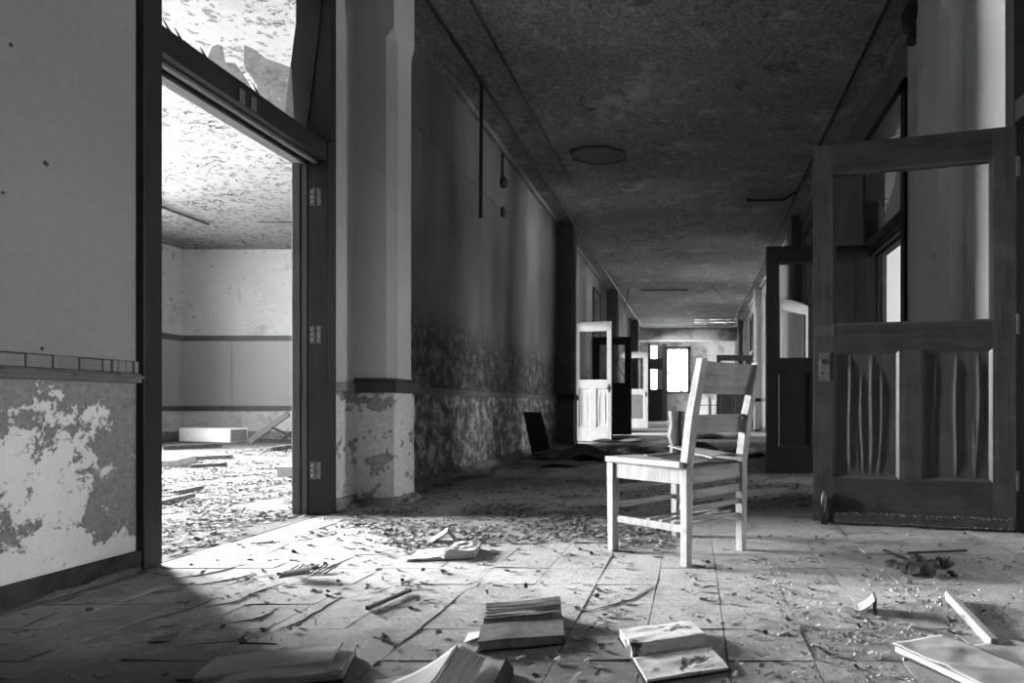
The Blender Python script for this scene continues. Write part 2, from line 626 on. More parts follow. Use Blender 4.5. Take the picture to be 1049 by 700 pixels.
# ceiling with the broken lath hole near the far end
HX0, HX1, HY0, HY1 = 0.0, 1.45, 20.4, 22.4
cb = MB()
cb.box(XL - TH, XR + TH, YB, HY0, CEIL, CEIL + 0.15)
cb.box(XL - TH, XR + TH, HY1, YE + 0.2, CEIL, CEIL + 0.15)
cb.box(XL - TH, HX0, HY0, HY1, CEIL, CEIL + 0.15)
cb.box(HX1, XR + TH, HY0, HY1, CEIL, CEIL + 0.15)
ceil = tag(cb.build('ceiling', m_ceiling), 'dark corridor ceiling with flaking blotched paint', 'ceiling', kind='structure')
m_lath = wood('broken_lath', 0.12, 0.4, 0, 0.85)
for i in range(22):
    y = HY0 + i * 0.0915
    g = 0.055 if i in (6, 7, 13, 14, 15, 19) else 0.006
    cut = sorted(R.uniform(HX0 + 0.05, HX1 - 0.05) for _ in range(4)) if g > 0.02 else []
    MB().box(HX0 - 0.02, HX1 + 0.02, y, y + 0.0915 - g, CEIL + 0.02, CEIL + 0.032).build('lath', m_lath, ceil)
    for c in cut:
        MB().box(c - R.uniform(0.03, 0.16), c + R.uniform(0.03, 0.12), y + 0.02, y + 0.0905, CEIL + 0.034, CEIL + 0.046).build('plaster_key', m_ceiling, ceil)

# rooms
def room(side, x_in, x_out, y0, y1, wins, words, wm=None):
    """side room: outer wall with windows, two cross walls, floor and ceiling"""
    wm = wm or m_room_wall
    lo, hi = min(x_in, x_out), max(x_in, x_out)
    s = -1 if x_out < x_in else 1
    holes = [(a, b, 0.8, 3.35) for a, b in wins]
    o0, o1 = (x_out - 0.3, x_out) if s < 0 else (x_out, x_out + 0.3)
    wall_y('wall_' + side + '_outer', o0, o1, y0 - 0.15, y1 + 0.15, holes, wm, 'outer wall with windows of ' + words)
    wall_x('wall_' + side + '_front', y0 - 0.15, y0, lo, hi, [], wm, 'cross wall at the near end of ' + words)
    wall_x('wall_' + side + '_back', y1, y1 + 0.15, lo, hi, [], wm, 'pale stained back wall of ' + words)
    tag(MB().box(lo, hi, y0, y1, CEIL, CEIL + 0.15).build('ceiling', m_room_ceiling), 'pale flaking ceiling of ' + words, 'ceiling', kind='structure')
    tag(MB().box(lo, hi, y0, y1, -0.15, 0.0).build('floor', m_room_floor), 'dusty littered floor of ' + words, 'floor', kind='structure')
    for a, b in wins:
        global win_n
        win_n += 1
        w = empty('window_%d' % win_n, (x_out, (a + b) / 2, 0.8))
        tag(w, 'tall sash window, %s from the near end, in %s' % (('first', 'second', 'third')[wins.index((a, b))], words), 'window', kind='structure')
        h = (b - a) / 2
        fr = MB()
        fr.box(-0.05, 0.05, -h, -h + 0.06, 0, 2.55).box(-0.05, 0.05, h - 0.06, h, 0, 2.55)
        fr.box(-0.05, 0.05, -h, h, 2.49, 2.55).box(-0.08, 0.08, -h, h, 0, 0.05)
        fr.build('window_frame', m_casing, w)
        MB().box(-0.03, 0.03, -h + 0.06, h - 0.06, 1.24, 1.30).build('meeting_rail', m_casing_h, w)
        portal((x_out + s * 0.28, (a + b) / 2, 2.075), (0, s * PI / 2, 0), 2.55, b - a)


win_n = 0
room('left_room', XL - TH, LROOM, 0.5, 11.45, [(3.45, 5.1), (5.4, 7.05), (7.35, 9.0)], 'the bright classroom through the left doorway')
room('far_left_room', XL - TH, LROOM, 11.75, 24.0, [(11.9, 13.55), (14.2, 15.85), (16.9, 18.55)], 'the second classroom on the left')
room('right_room', XR + TH, RROOM, 0.5, 11.0, [(2.7, 3.9), (7.4, 9.1)], 'the classroom behind the oak door', m_right_room)
room('far_right_room', XR + TH, RROOM, 11.3, 24.0, [(13.5, 15.0), (16.5, 18.0)], 'the far classroom on the right', m_right_room)

wall_x('wall_behind', YB - 0.15, YB, XL - TH, XR + TH, [], m_wall_right, 'plain corridor wall behind the viewer')
# end wall: narrow glazed door, window, blotched plaster
m_end = plaster('end_wall_plaster', 0.72, 0.3, 1.2, 0.3, blot=(1.8, 0.52, 0.3, 0.7))
wall_x('wall_end', YE, YE + 0.2, XL - TH, XR + TH, [(-1.78, -1.30, 1.30, 3.08), (-1.08, -0.26, 1.22, 2.95)], m_end, 'pale blotched end wall around the bright far window')
tag(MB().box(XL, XR, 23.55, 23.8, 3.13, CEIL).build('trim_2', m_end), 'plaster lintel across the corridor before the far window', 'lintel', kind='structure')
w = empty('window_%d' % (win_n + 1), (-0.67, YE, 1.22))
tag(w, 'bright framed window in the far end wall', 'window', kind='structure')
fr = MB()
fr.box(-0.52, -0.40, -0.06, 0.08, -0.05, 1.8).box(0.40, 0.52, -0.06, 0.08, -0.05, 1.8)
fr.box(-0.52, 0.52, -0.06, 0.08, 1.70, 1.82).box(-0.56, 0.56, -0.1, 0.08, -0.09, 0.0)
fr.build('window_frame', m_stop, w)
MB().box(0.12, 0.19, -0.02, 0.05, 0, 1.7).build('mullion', m_casing, w)
MB().box(-0.4, 0.12, 0.01, 0.03, 0.75, 0.80).build('meeting_rail', m_stop_h, w)
MB().box(-0.41, 0.12, 0.03, 0.036, 0, 1.72).build('pane', m_pane, w)
MB().box(0.19, 0.41, 0.03, 0.036, 0, 1.72).build('pane', m_pane, w)
portal((-0.67, YE + 0.19, 2.08), (PI / 2 * -1, 0, 0), 0.8, 1.7)
d = empty('door_8', (-1.54, YE, 0))
tag(d, 'dark half-glazed door with transom in the far end wall', 'door', kind='structure')
MB().box(-0.26, 0.26, -0.05, 0.0, 0.0, 1.30).build('panel', m_dkdoor, d)
MB().box(-0.33, -0.24, -0.07, 0.0, 0, 3.15).build('frame', m_casing, d)
MB().box(0.24, 0.42, -0.07, 0.0, 0, 3.15).build('frame', m_stop, d)
MB().box(0.02, 0.25, -0.03, 0.02, 1.3, 3.08).build('stile', m_block, d)
MB().box(-0.26, 0.26, -0.07, 0.05, 2.10, 2.55).build('transom_bar', m_casing_h, d)
MB().box(-0.25, 0.25, 0.1, 0.106, 1.3, 3.08).build('pane', m_pane, d)
portal((-1.54, YE + 0.19, 2.2), (PI / 2 * -1, 0, 0), 0.48, 1.78)

# ------------------------------------------------------------------ floor: nine-inch tiles
fb = MB().box(XL - TH, XR + TH, YB, YE + 0.2, -0.15, -0.006)
floor = tag(fb.build('floor', m_slab), 'worn tiled corridor floor strewn with debris', 'floor', kind='structure')
T = 0.22
variants = []
for i in range(8):
    r = random.Random(100 + i)
    h = T / 2 - r.uniform(0.0006, 0.0018)
    z = [r.uniform(-0.0012, 0.0016) for _ in range(4)]
    if i == 5:
        z[0] += 0.006
    b = [(-h, -h, -0.008), (h, -h, -0.008), (h, h, -0.008), (-h, h, -0.008)]
    t = [(p[0], p[1], z[j]) for j, p in enumerate(b)]
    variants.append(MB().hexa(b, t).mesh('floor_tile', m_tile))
jx, jy = 0.085, 1.546
far_tiles = MB()
single = 0
tiles = []
for j in range(-12, 60):
    for i in range(-11, 9):
        x0, y0 = jx + i * T, jy + j * T
        a, b = max(x0, XL), min(x0 + T, XR)
        if b - a < 0.02 or y0 > 16 or y0 < -1:
            continue
        full = (b - a) > T - 1e-6
        cx, cy = (a + b) / 2, y0 + T / 2
        px = VX + F * cx / cy if cy > 0.1 else 9999
        vis = cy > 1.40 and -25 < px < 1075
        tiles.append((cy, vis and full, a, b, y0, cx))
tiles.sort()
for cy, ok, a, b, y0, cx in tiles:
    if ok and single < 300:
        o = bpy.data.objects.new('floor_tile', variants[R.randrange(8) if R.random() < 0.9 else 5])
        C.objects.link(o)
        o.parent = floor
        o.location = (cx, cy, R.uniform(-0.0008, 0.0008))
        o.rotation_euler = (0, 0, R.choice((0, 1, 2, 3)) * PI / 2)
        single += 1
    else:
        g = 0.0012
        z = R.uniform(-0.001, 0.001)
        far_tiles.box(a + g, b - g, y0 + g, y0 + T - g, -0.008, z)
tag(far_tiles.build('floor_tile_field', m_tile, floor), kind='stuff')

# ------------------------------------------------------------------ pilasters, rails, baseboards, cornices
def pilaster(side, y0, y1, depth, label, up, dado, ch=0.05, full=False):
    s = 1 if side == 'left' else -1
    xw = XL if side == 'left' else XR
    X = lambda d: xw + s * d
    root = empty('pillar_' + side, (xw, y0, 0))
    tag(root, label, 'pillar', kind='structure')
    def profile(c, z):
        p = [(0, y0), (depth - c, y0), (depth, y0 + c), (depth, y1 - c), (depth - c, y1), (0, y1)]
        return [(X(d) - xw, y - y0, z) for d, y in p]
    if side != 'left':
        rev = lambda p: list(reversed(p))
    else:
        rev = lambda p: p
    m = MB()
    m.prism(rev(profile(ch, 0.82)), (0, 0, 3.02 - 0.82))
    n = len(m.v)
    # the chamfer stops in a small pyramid below the square head
    a, b = rev(profile(ch, 3.02)), rev(profile(0.001, 3.09))
    m.v += a + b
    k = 6
    for i in range(k):
        j = (i + 1) % k
        m.f.append((n + i, n + j, n + k + j, n + k + i))
    m.prism(rev(profile(0.001, 3.09)), (0, 0, CEIL - 3.09))
    m.build('shaft', up, root)
    m = MB()
    m.prism(rev(profile(0.004, 0)), (0, 0, 0.73))
    m.build('dado', dado, root)
    e = 0.025
    m = MB()
    for z0, z1, q in ((0.728, 0.80, e), (0.80, 0.822, e * 0.5)):
        m.prism([(min(X(0), X(depth + q)) - xw, -q, z0), (max(X(0), X(depth + q)) - xw, -q, z0),
                 (max(X(0), X(depth + q)) - xw, y1 - y0 + q, z0), (min(X(0), X(depth + q)) - xw, y1 - y0 + q, z0)], (0, 0, z1 - z0))
    m.build('rail', m_rail_dark, root, bevel=0.006)
    m = MB()
    q = 0.012
    m.prism([(min(X(0), X(depth + q)) - xw, -q, 0), (max(X(0), X(depth + q)) - xw, -q, 0),
             (max(X(0), X(depth + q)) - xw, y1 - y0 + q, 0), (min(X(0), X(depth + q)) - xw, y1 - y0 + q, 0)], (0, 0, 0.05))
    m.build('plinth', m_dust, root, bevel=0.01)
    return root


pilaster('left', 3.933, 4.22, 0.256, 'chamfered plaster pilaster beside the left doorway with dark rail band', m_pil_up, m_pil_dado)
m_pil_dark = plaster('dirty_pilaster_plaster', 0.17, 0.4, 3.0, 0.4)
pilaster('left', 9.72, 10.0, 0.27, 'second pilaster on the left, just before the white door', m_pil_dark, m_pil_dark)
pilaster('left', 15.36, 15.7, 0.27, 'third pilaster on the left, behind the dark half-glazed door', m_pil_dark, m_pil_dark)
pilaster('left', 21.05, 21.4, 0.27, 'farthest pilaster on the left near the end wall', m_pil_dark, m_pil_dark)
pilaster('right', 3.72, 4.13, 0.155, 'pale chamfered pilaster seen through the glass opening of the oak door', m_pale, m_pil_dado)
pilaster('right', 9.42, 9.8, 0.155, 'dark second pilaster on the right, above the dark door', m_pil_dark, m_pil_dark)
pilaster('right', 15.1, 15.5, 0.155, 'third pilaster on the right, a pale strip beside the dark door', m_pale, m_pale)
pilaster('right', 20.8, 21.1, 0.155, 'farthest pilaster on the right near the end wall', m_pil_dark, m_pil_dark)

# the worn rail on the near wall: wooden strip below, separate blocks above
tr = MB()
tr.box(XL, XL + 0.022, YB, 2.40, 0.735, 0.772)
tr.box(XL, XL + 0.03, YB, 2.40, 0.752, 0.764)
rail1 = tag(tr.build('trim_3', m_rail, bevel=0.004), 'worn wooden rail with loose blocks on the near left wall', 'rail', kind='structure')
y = 1.70
cuts = [1.70, 1.905, 1.99, 2.075, 2.165, 2.25, 2.285, 2.31, 2.345, 2.375, 2.40]
for a, b in zip(cuts, cuts[1:]):
    MB().box(XL, XL + R.uniform(0.006, 0.012), a + 0.0025, b - 0.0025, 0.774, 0.818 + R.uniform(-0.003, 0.002)).build('block', m_block, rail1, bevel=0.003)
MB().box(XL, XL + 0.004, YB, 2.40, 0.770, 0.821).build('backing', m_rail_dark, rail1)
def wall_trim(name, segs, x0, x1, z0, z1, mat, label, cat):
    m = MB()
    for a, b in segs:
        m.box(x0, x1, a, b, z0, z1)
    return tag(m.build(name, mat, bevel=0.004), label, cat, kind='structure')
LS = [(3.685, 3.93), (4.22, 9.72), (10.85, 13.1), (14.3, 15.36), (16.9, 21.05), (23.25, 25.0)]
RS = [(3.25, 3.72), (4.13, 4.66), (5.98, 7.77), (9.03, 9.42), (9.8, 12.8), (14.1, 15.1), (15.5, 16.9), (18.1, 20.8)]
wall_trim('trim_4', LS, XL, XL + 0.018, 0.735, 0.79, m_block, 'grey chair rail along the mouldy left wall', 'rail')
wall_trim('baseboard_left', LS, XL, XL + 0.02, 0, 0.075, m_dust, 'low dusty baseboard along the mouldy left wall', 'baseboard')
wall_trim('baseboard_near', [(YB, 2.40)], XL, XL + 0.022, 0, 0.078, m_dark, 'dark baseboard under the flaking near left wall', 'baseboard')
wall_trim('trim_5', RS, XR - 0.018, XR, 0.735, 0.80, m_rail_dark, 'dark chair rail along the right wall', 'rail')
wall_trim('baseboard_right', RS, XR - 0.02, XR, 0, 0.12, m_dark, 'dark baseboard along the right wall', 'baseboard')
wall_trim('trim_6', [(YB, 3.93), (4.22, 25)], XL, XL + 0.05, CEIL - 0.06, CEIL, m_ceiling, 'thin ceiling moulding above the left wall', 'moulding')
wall_trim('trim_7', [(YB, 3.72), (4.13, 25)], XR - 0.05, XR, CEIL - 0.06, CEIL, m_ceiling, 'thin ceiling moulding above the right wall', 'moulding')

# ------------------------------------------------------------------ door frames
def door_frame(n, side, a, b, label, stop=True, cas=0.085, bar=(2.09, 2.20), dark=True):
    """casing, jambs, head and transom bar around an opening of the wall from y = a to y = b (casings inside a..b)"""
    s = 1 if side == 'left' else -1
    xw = XL if side == 'left' else XR
    f = empty('door_%d_frame' % n, (xw, (a + b) / 2, 0))
    tag(f, label, 'door frame', kind='structure')
    c = (a + b) / 2
    X = lambda p, q: (min(s * p, s * q), max(s * p, s * q))
    pr, back = 0.03, -TH - 0.012
    def bx(y0, y1, p, q, z0, z1):
        x0, x1 = X(p, q)
        return MB().box(x0, x1, y0 - c, y1 - c, z0, z1)
    for (y0, y1) in ((a, a + cas), (b - cas, b)):
        bx(y0, y1, back, pr, 0, HEAD).build('jamb', m_casing, f, bevel=0.005)
    bx(a, b, back, pr, HEAD - 0.09, HEAD).build('head', m_casing_h, f, bevel=0.005)
    bx(a + cas, b - cas, back, pr - 0.005, bar[0], bar[1]).build('transom_bar', m_casing_h, f, bevel=0.006)
    if stop:
        bx(a + cas, b - cas, back - 0.01, -0.10, bar[0] - 0.022, bar[0]).build('head_stop', m_stop_h, f, bevel=0.003)
        bx(a + cas, b - cas, -0.06, -0.03, bar[0] - 0.016, bar[0]).build('head_stop', m_stop_h, f, bevel=0.003)
        bx(b - cas - 0.02, b - cas, back - 0.01, -0.125, 0, bar[0] - 0.02).build('door_stop', m_stop, f, bevel=0.004)
        bx(b - cas - 0.009, b - cas, -0.12, -0.09, 0, bar[0] - 0.02).build('door_stop', m_stop, f, bevel=0.003)
        bx(a + cas, a + cas + 0.018, back - 0.01, -0.14, 0, bar[0] - 0.02).build('door_stop', m_stop, f, bevel=0.004)
    return f, c, s


f1, c1, s1 = door_frame(1, 'left', 2.395, 3.685, 'dark wooden door frame with broken transom at left')
for z in (0.264, 1.065, 1.877):
    y = 3.60 - c1
    h = MB().tube([(-0.045, y - 0.006, z - 0.055), (-0.045, y - 0.006, z + 0.055)], 0.0075, 8)
    h.box(-0.075, -0.012, y - 0.003, y, z - 0.05, z + 0.05)
    hg = h.build('hinge', m_steel, f1)
    for k in (-0.03, 0, 0.03):
        MB().tube([(-0.062, y - 0.006, z + k), (-0.062, y - 0.002, z + k)], 0.004, 6).build('screw', m_white, hg)
MB().box(-TH - 0.012, 0.0, 2.48 - c1, 3.60 - c1, -0.006, 0.0015).build('threshold', m_room_floor, f1)
# broken panes left in the transom, jagged edges
def shard(parent, pts, X, c, off):
    q = []
    for x, y in pts:
        Y, Z = onX(x, y, X)
        q.append((X - XL + off, Y - c, Z))
    MB().prism(q, (0.004, 0, 0)).build('glass_shard', m_glass, parent)
P = lambda pts: [(150 + a / 3.89, b / 3.89) for a, b in pts]
shard(f1, P([(95, 225), (150, 160), (185, 200), (215, 215), (235, 240), (200, 285)]), -2.30, c1, 0.0)
shard(f1, P([(200, 290), (240, 238), (262, 185), (283, 178), (300, 185), (312, 248), (350, 250), (385, 300), (412, 345), (436, 372), (436, 420)]), -2.30, c1, 0.0)
shard(f1, P([(436, 460), (440, 340), (412, 300), (388, 260), (390, 180), (425, 195), (470, 232), (510, 245), (575, 270), (590, 540)]), -2.30, c1, 0.0)
for px, py in ((85, 122), (132, 158), (232, 230), (436, 368)):
    Y, Z = onX(150 + px / 3.89, py / 3.89, -2.30)
    MB().prism([(-0.11, Y - c1 - 0.028, Z + 0.035), (-0.11, Y - c1 + 0.012, Z - 0.012), (-0.11, Y - c1 + 0.02, Z + 0.002)], (0.004, 0, 0)).build('putty_shard', m_dark, f1)
# tilted sash board hanging at the far side of the transom
MB().prism([(-2.42 - XL, 3.575 - c1, 2.20), (-2.13 - XL, 3.575 - c1, 2.20), (-2.13 - XL, 3.575 - c1, 3.15), (-2.30 - XL, 3.575 - c1, 3.15)], (0, 0.024, 0)).build('tilted_board', m_casing, f1)
MB().bar((-2.27 - XL, 3.57 - c1, 2.22), (-2.17 - XL, 3.57 - c1, 3.1), 0.012, 0.006).build('hanging_strip', m_dark, f1)
for px, py in ((382, 382), (428, 412)):
    Y, Z = onX(150 + px / 3.89, py / 3.89, -2.16)
    MB().box(0.024, 0.031, Y - c1 - 0.018, Y - c1 + 0.018, Z - 0.035, Z + 0.03).build('strike_plate', m_rail, f1)

fr2, c2, s2 = door_frame(2, 'right', 4.74, 5.90, 'dark door frame with broken transom pane on the right wall')
m = [(0, 2.2), (0.0, 2.72), (0.2, 2.55), (0.42, 2.80), (0.55, 2.58), (0.8, 2.42), (0.98, 2.6), (0.98, 2.2)]
MB().prism([(0.10, 4.83 - c2 + u, z) for u, z in m], (0.004, 0, 0)).build('glass_shard', m_glass, fr2)
door_frame(3, 'right', 2.05, 3.20, 'dark frame carrying the large oak door', stop=False)
door_frame(4, 'right', 7.85, 8.95, 'dark frame of the pale half-glazed door on the right', stop=False)
door_frame(5, 'left', 9.93, 10.77, 'dark frame behind the second left pilaster', stop=False)
door_frame(6, 'left', 13.18, 14.22, 'dark frame with a bright transom above the white door', stop=False)
door_frame(7, 'left', 15.72, 16.87, 'dark frame of the farther left classroom', stop=False)
door_frame(8, 'left', 21.7, 23.2, 'dark frame of the last left doorway by the end wall', stop=False)
door_frame(9, 'right', 12.9, 14.0, 'dark frame far along the right wall', stop=False)
door_frame(10, 'right', 17.0, 18.0, 'dark frame of the farthest right door', stop=False)

# ------------------------------------------------------------------ door leaves
def door(n, label, hinge, end, h, up, across, panel, mould, panels=2, ripples=True, z0=0.012, top=0.155, lock=(0.93, 1.07), bot=0.24, stile=0.11, pane=False, knob=True, fixed=None):
    hx, hy = hinge
    dx, dy = end[0] - hx, end[1] - hy
    W = math.hypot(dx, dy)
    d = empty('door_%d' % n, (hx, hy, z0), (0, 0, math.atan2(dy, dx)))
    tag(d, label, 'door', kind='structure')
    t = 0.022
    MB().box(0, stile, -t, t, 0, h).build('stile', up, d, bevel=0.002)
    MB().box(W - stile, W, -t, t, 0, h).build('stile', up, d, bevel=0.002)
    for a, b in ((0, bot), lock, (h - top, h)):
        MB().box(stile, W - stile, -t, t, a, b).build('rail', across, d, bevel=0.002)
    gap = 0.115
    inner = W - 2 * stile
    pw = (inner - gap * (panels - 1)) / panels
    for i in range(panels - 1):
        x = stile + pw * (i + 1) + gap * i
        MB().box(x, x + gap, -t, t, bot, lock[0]).build('mullion', up, d, bevel=0.002)
    rr = random.Random(n * 5)
    for i in range(panels):
        x0 = stile + (pw + gap) * i
        z1, z2 = bot, lock[0]
        folds = [(rr.uniform(0.12, 0.9), rr.uniform(0.018, 0.03), rr.uniform(0.004, 0.009), rr.uniform(-0.06, 0.06), rr.uniform(0.0, 0.12), rr.uniform(0.88, 1.0)) for _ in range(5 if ripples else 0)]
        if fixed:
            folds = fixed[i]
        def srf(u, v, side=1):
            x = x0 + u * pw
            z = z1 + v * (z2 - z1)
            bulge = 0
            for fu, fw, fh, sl, va, vb in folds:
                c = fu + sl * (v - 0.5) + 0.02 * math.sin(v * 5 + fu * 9)
                e = math.exp(-((u - c) / fw) ** 2)
                fade = max(0.0, min(1.0, (v - va) * 9)) * max(0.0, min(1.0, (vb - v) * 9))
                bulge += fh * e * fade
            return (x, side * (0.006 + bulge), z)
        m = MB()
        nu = 60 if ripples else 2
        m.grid(lambda u, v: srf(u, v, 1), nu, 24 if ripples else 2)
        k = len(m.v)
        m.grid(lambda u, v: srf(1 - u, v, -1), nu, 24 if ripples else 2)
        p = m.build('panel', panel, d, smooth=True)
        q = 0.016
        for sy in (-1, 1):
            m = MB()
            o = t * sy
            i_ = 0.007 * sy
            X0, X1 = x0, x0 + pw
            def strip(a, b, c, e):
                n0 = len(m.v)
                m.v.extend([a, b, c, e])
                m.f.append((n0, n0 + 1, n0 + 2, n0 + 3) if sy < 0 else (n0 + 3, n0 + 2, n0 + 1, n0))
            strip((X0, o, z1), (X1, o, z1), (X1 - q, i_, z1 + q), (X0 + q, i_, z1 + q))
            strip((X1, o, z1), (X1, o, z2), (X1 - q, i_, z2 - q), (X1 - q, i_, z1 + q))
            strip((X1, o, z2), (X0, o, z2), (X0 + q, i_, z2 - q), (X1 - q, i_, z2 - q))
            strip((X0, o, z2), (X0, o, z1), (X0 + q, i_, z1 + q), (X0 + q, i_, z2 - q))
            m.build('moulding', mould, p)
    g0, g1, gx0, gx1 = lock[1], h - top, stile, W - stile
    for sy in (-1, 1):
        m = MB()
        y0, y1 = sorted((sy * 0.008, sy * 0.019))
        m.box(gx0, gx0 + 0.012, y0, y1, g0, g1).box(gx1 - 0.012, gx1, y0, y1, g0, g1).box(gx0, gx1, y0, y1, g0, g0 + 0.012).box(gx0, gx1, y0, y1, g1 - 0.012, g1)
        m.build('glazing_bead', mould, d)
    if pane:
        MB().box(gx0, gx1, -0.002, 0.002, g0, g1).build('pane', m_pane, d)
    return d, W


# the large oak door: free edge at x = .66, hinge at the right wall
d1, W1 = door(11, 'large dark oak door with empty glass opening and two rippled panels', (1.645, 3.125), (0.66, 3.378), 2.06, m_oak, m_oak_h, m_panel, m_mould,
            fixed=[[(0.86, 0.022, 0.008, 0.02, 0.02, 0.55), (0.83, 0.02, 0.006, -0.05, 0.45, 0.97), (0.5, 0.024, 0.010, -0.05, 0.02, 0.96), (0.2, 0.022, 0.009, -0.03, 0.02, 0.97), (0.27, 0.015, 0.005, 0.04, 0.05, 0.5)],
                   [(0.74, 0.024, 0.010, 0.04, 0.04, 0.97), (0.55, 0.022, 0.007, 0.0, 0.02, 0.85), (0.41, 0.024, 0.010, -0.06, 0.04, 0.98), (0.27, 0.022, 0.008, -0.06, 0.02, 0.85), (0.63, 0.016, 0.004, 0.02, 0.05, 0.5)]])
fx = W1 - 0.062
# seen from the viewer the room-side face is +y in the door's own frame
lp = MB().box(fx - 0.03, fx + 0.03, 0.022, 0.027, 0.77, 0.925).build('lock_plate', m_steel, d1, bevel=0.003)
MB().tube([(fx, 0.024, 0.875), (fx, 0.034, 0.875)], 0.016, 12).build('knob_socket', m_iron, lp)
MB().tube([(fx + 0.01, 0.024, 0.81), (fx + 0.01, 0.0285, 0.81)], 0.008, 8).build('keyhole', m_iron, lp)
MB().tube([(fx, 0.018, 1.045), (fx, 0.0235, 1.045)], 0.017, 12).build('bolt_hole', m_iron, d1)
MB().box(fx - 0.055, fx + 0.055, 0.0222, 0.0238, 1.015, 1.075).build('repair_patch', m_mould, d1)
st = MB().tube([(fx, 0.05, -0.01), (fx, 0.05, 0.11), (fx, 0.046, 0.15), (fx, 0.04, 0.165)], [0.019, 0.019, 0.016, 0.008], 10).build('floor_bolt', m_steel, d1, smooth=True)
MB().box(fx - 0.02, fx + 0.02, 0.022, 0.034, 0.0, 0.13).build('bolt_plate', m_iron, st)
sw = MB().slab(lambda u, v: (0.02 + u * (W1 - 0.13), 0.024 + v * 0.026, 0.052 - v * 0.012 + 0.004 * noise.noise((u * 14, v, 3.0))), lambda u, v: 0.05 - 0.012 * v, 60, 2)
swo = sw.build('draught_strip', m_dark, d1)
m = MB()
for i in range(150):
    x = 0.02 + (W1 - 0.13) * i / 150 + R.uniform(-0.004, 0.004)
    a = Vector((x, 0.026 + R.uniform(0, 0.012), 0.052))
    b = a + Vector((R.uniform(-0.012, 0.012), R.uniform(0.002, 0.014), R.uniform(-0.008, 0.012)))
    m.bar(a, b, 0.0022, 0.0022)
    if i % 2:
        a = Vector((x, 0.05, 0.008))
        b = a + Vector((R.uniform(-0.012, 0.012), R.uniform(0.002, 0.01), R.uniform(-0.01, 0.004)))
        m.bar(a, b, 0.0022, 0.0022)
tag(m.build('frayed_fibres', m_flake, swo), kind='stuff')
for z in (0.25, 1.05, 1.85):
    MB().tube([(-0.006, 0.026, z - 0.05), (-0.006, 0.026, z + 0.05)], 0.008, 8).build('hinge', m_iron, d1)

door(12, 'dark wooden door standing open just beyond the oak door', (1.63, 5.72), (0.681, 5.76), 2.13, m_dkdoor, m_dkdoor, m_dkdoor, m_oak, ripples=False)
door(13, 'pale half-glazed door seen through the dark door glass opening', (1.64, 8.86), (1.15, 8.30), 2.10, m_ltdoor, m_ltdoor, m_ltdoor, m_ltdoor, panels=1, ripples=False, pane=True, stile=0.06)
d5, W5 = door(14, 'white painted door with rippled panels open against the left wall', (-2.10, 10.78), (-1.44, 10.68), 2.10, m_ltdoor, m_ltdoor, m_ltdoor, m_ltdoor, stile=0.07)
def knob(d, x, z, mat, sy=-1):
    k = MB().box(x - 0.02, x + 0.02, sy * 0.022, sy * 0.026, z - 0.07, z + 0.07).build('lock_plate', mat, d)
    MB().tube([(x, sy * 0.02, z), (x, sy * 0.05, z), (x, sy * 0.055, z), (x, sy * 0.08, z), (x, sy * 0.088, z)], [0.01, 0.01, 0.028, 0.028, 0.012], 12).build('knob', mat, k, smooth=True)
knob(d5, W5 - 0.04, 0.93, m_iron)
d6, W6 = door(15, 'dark door with branches in its glass behind the white door', (-2.17, 13.15), (-1.345, 13.10), 2.10, m_dkdoor, m_dkdoor, m_dkdoor, m_dkdoor, panels=1, ripples=False, lock=(0.95, 1.10), stile=0.13)
knob(d6, W6 - 0.05, 0.95, m_iron)
m = MB()
m.tube([(0.40, 0, 1.94), (0.50, 0.01, 1.55), (0.60, 0, 1.35), (0.70, 0, 1.20)], [0.012, 0.010, 0.008, 0.006], 6)
m.tube([(0.50, 0.01, 1.55), (0.62, 0.03, 1.75), (0.68, 0.02, 1.95)], [0.008, 0.006, 0.004], 6)
m.tube([(0.48, 0.0, 1.60), (0.46, 0.0, 1.30), (0.52, 0.0, 1.11)], [0.007, 0.006, 0.004], 6)
m.tube([(0.60, 0.0, 1.35), (0.55, 0.02, 1.11)], [0.006, 0.004], 6)
m.build('twig', m_dark, d6)
d7, W7 = door(16, 'grey single-panel door farther down the left wall', (-2.17, 16.88), (-1.27, 16.82), 2.10, m_ltdoor, m_ltdoor, m_stop, m_ltdoor, panels=1, ripples=False)
knob(d7, W7 - 0.05, 0.93, m_iron)
door(17, 'dark solid door open across the far right side of the corridor', (1.65, 17.95), (0.66, 17.85), 2.10, m_dkdoor, m_dkdoor, m_dkdoor, m_dkdoor, ripples=False, lock=(0.9, 1.62))

# ------------------------------------------------------------------ left classroom fittings
yb = 11.45
wall_trim2 = lambda n, z0, z1, m, lab: tag(MB().box(LROOM, XL - TH, yb - 0.03, yb, z0, z1).box(LROOM, LROOM + 0.03, 9.0, yb - 0.03, z0, z1).build(n, m), lab, 'rail', kind='structure')
wall_trim2('trim_8', 1.85, 1.95, m_rail_dark, 'upper dark rail around the bright classroom back wall')
wall_trim2('trim_9', 0.54, 0.63, m_rail_dark, 'lower dark rail around the bright classroom back wall')
wall_trim2('baseboard_room', 0.0, 0.16, m_rail, 'baseboard of the bright classroom back wall')
x = LROOM
bk = tag(MB().box(LROOM + 0.01, XL - TH - 0.03, yb - 0.008, yb - 0.002, 0.63, 1.85).build('tackboard', m_tack), 'grey tackboard panels between the two dark rails of the bright classroom', 'tackboard')
for a in (-9.59, -8.66, -7.44, -6.22, -5.0, -3.78):
    MB().box(a + 0.006, min(a + (0.92 if a < -9 else 1.21), XL - TH - 0.03), yb - 0.02, yb - 0.008, 0.635, 1.845).build('panel', m_tack, bk, bevel=0.003)
MB().box(LROOM + 0.002, LROOM + 0.012, 9.0, yb - 0.03, 0.635, 1.845).build('panel', m_tack, bk)

def px_box(name, x0, x1, y0, y1, zt, mat, label, cat):
    pass

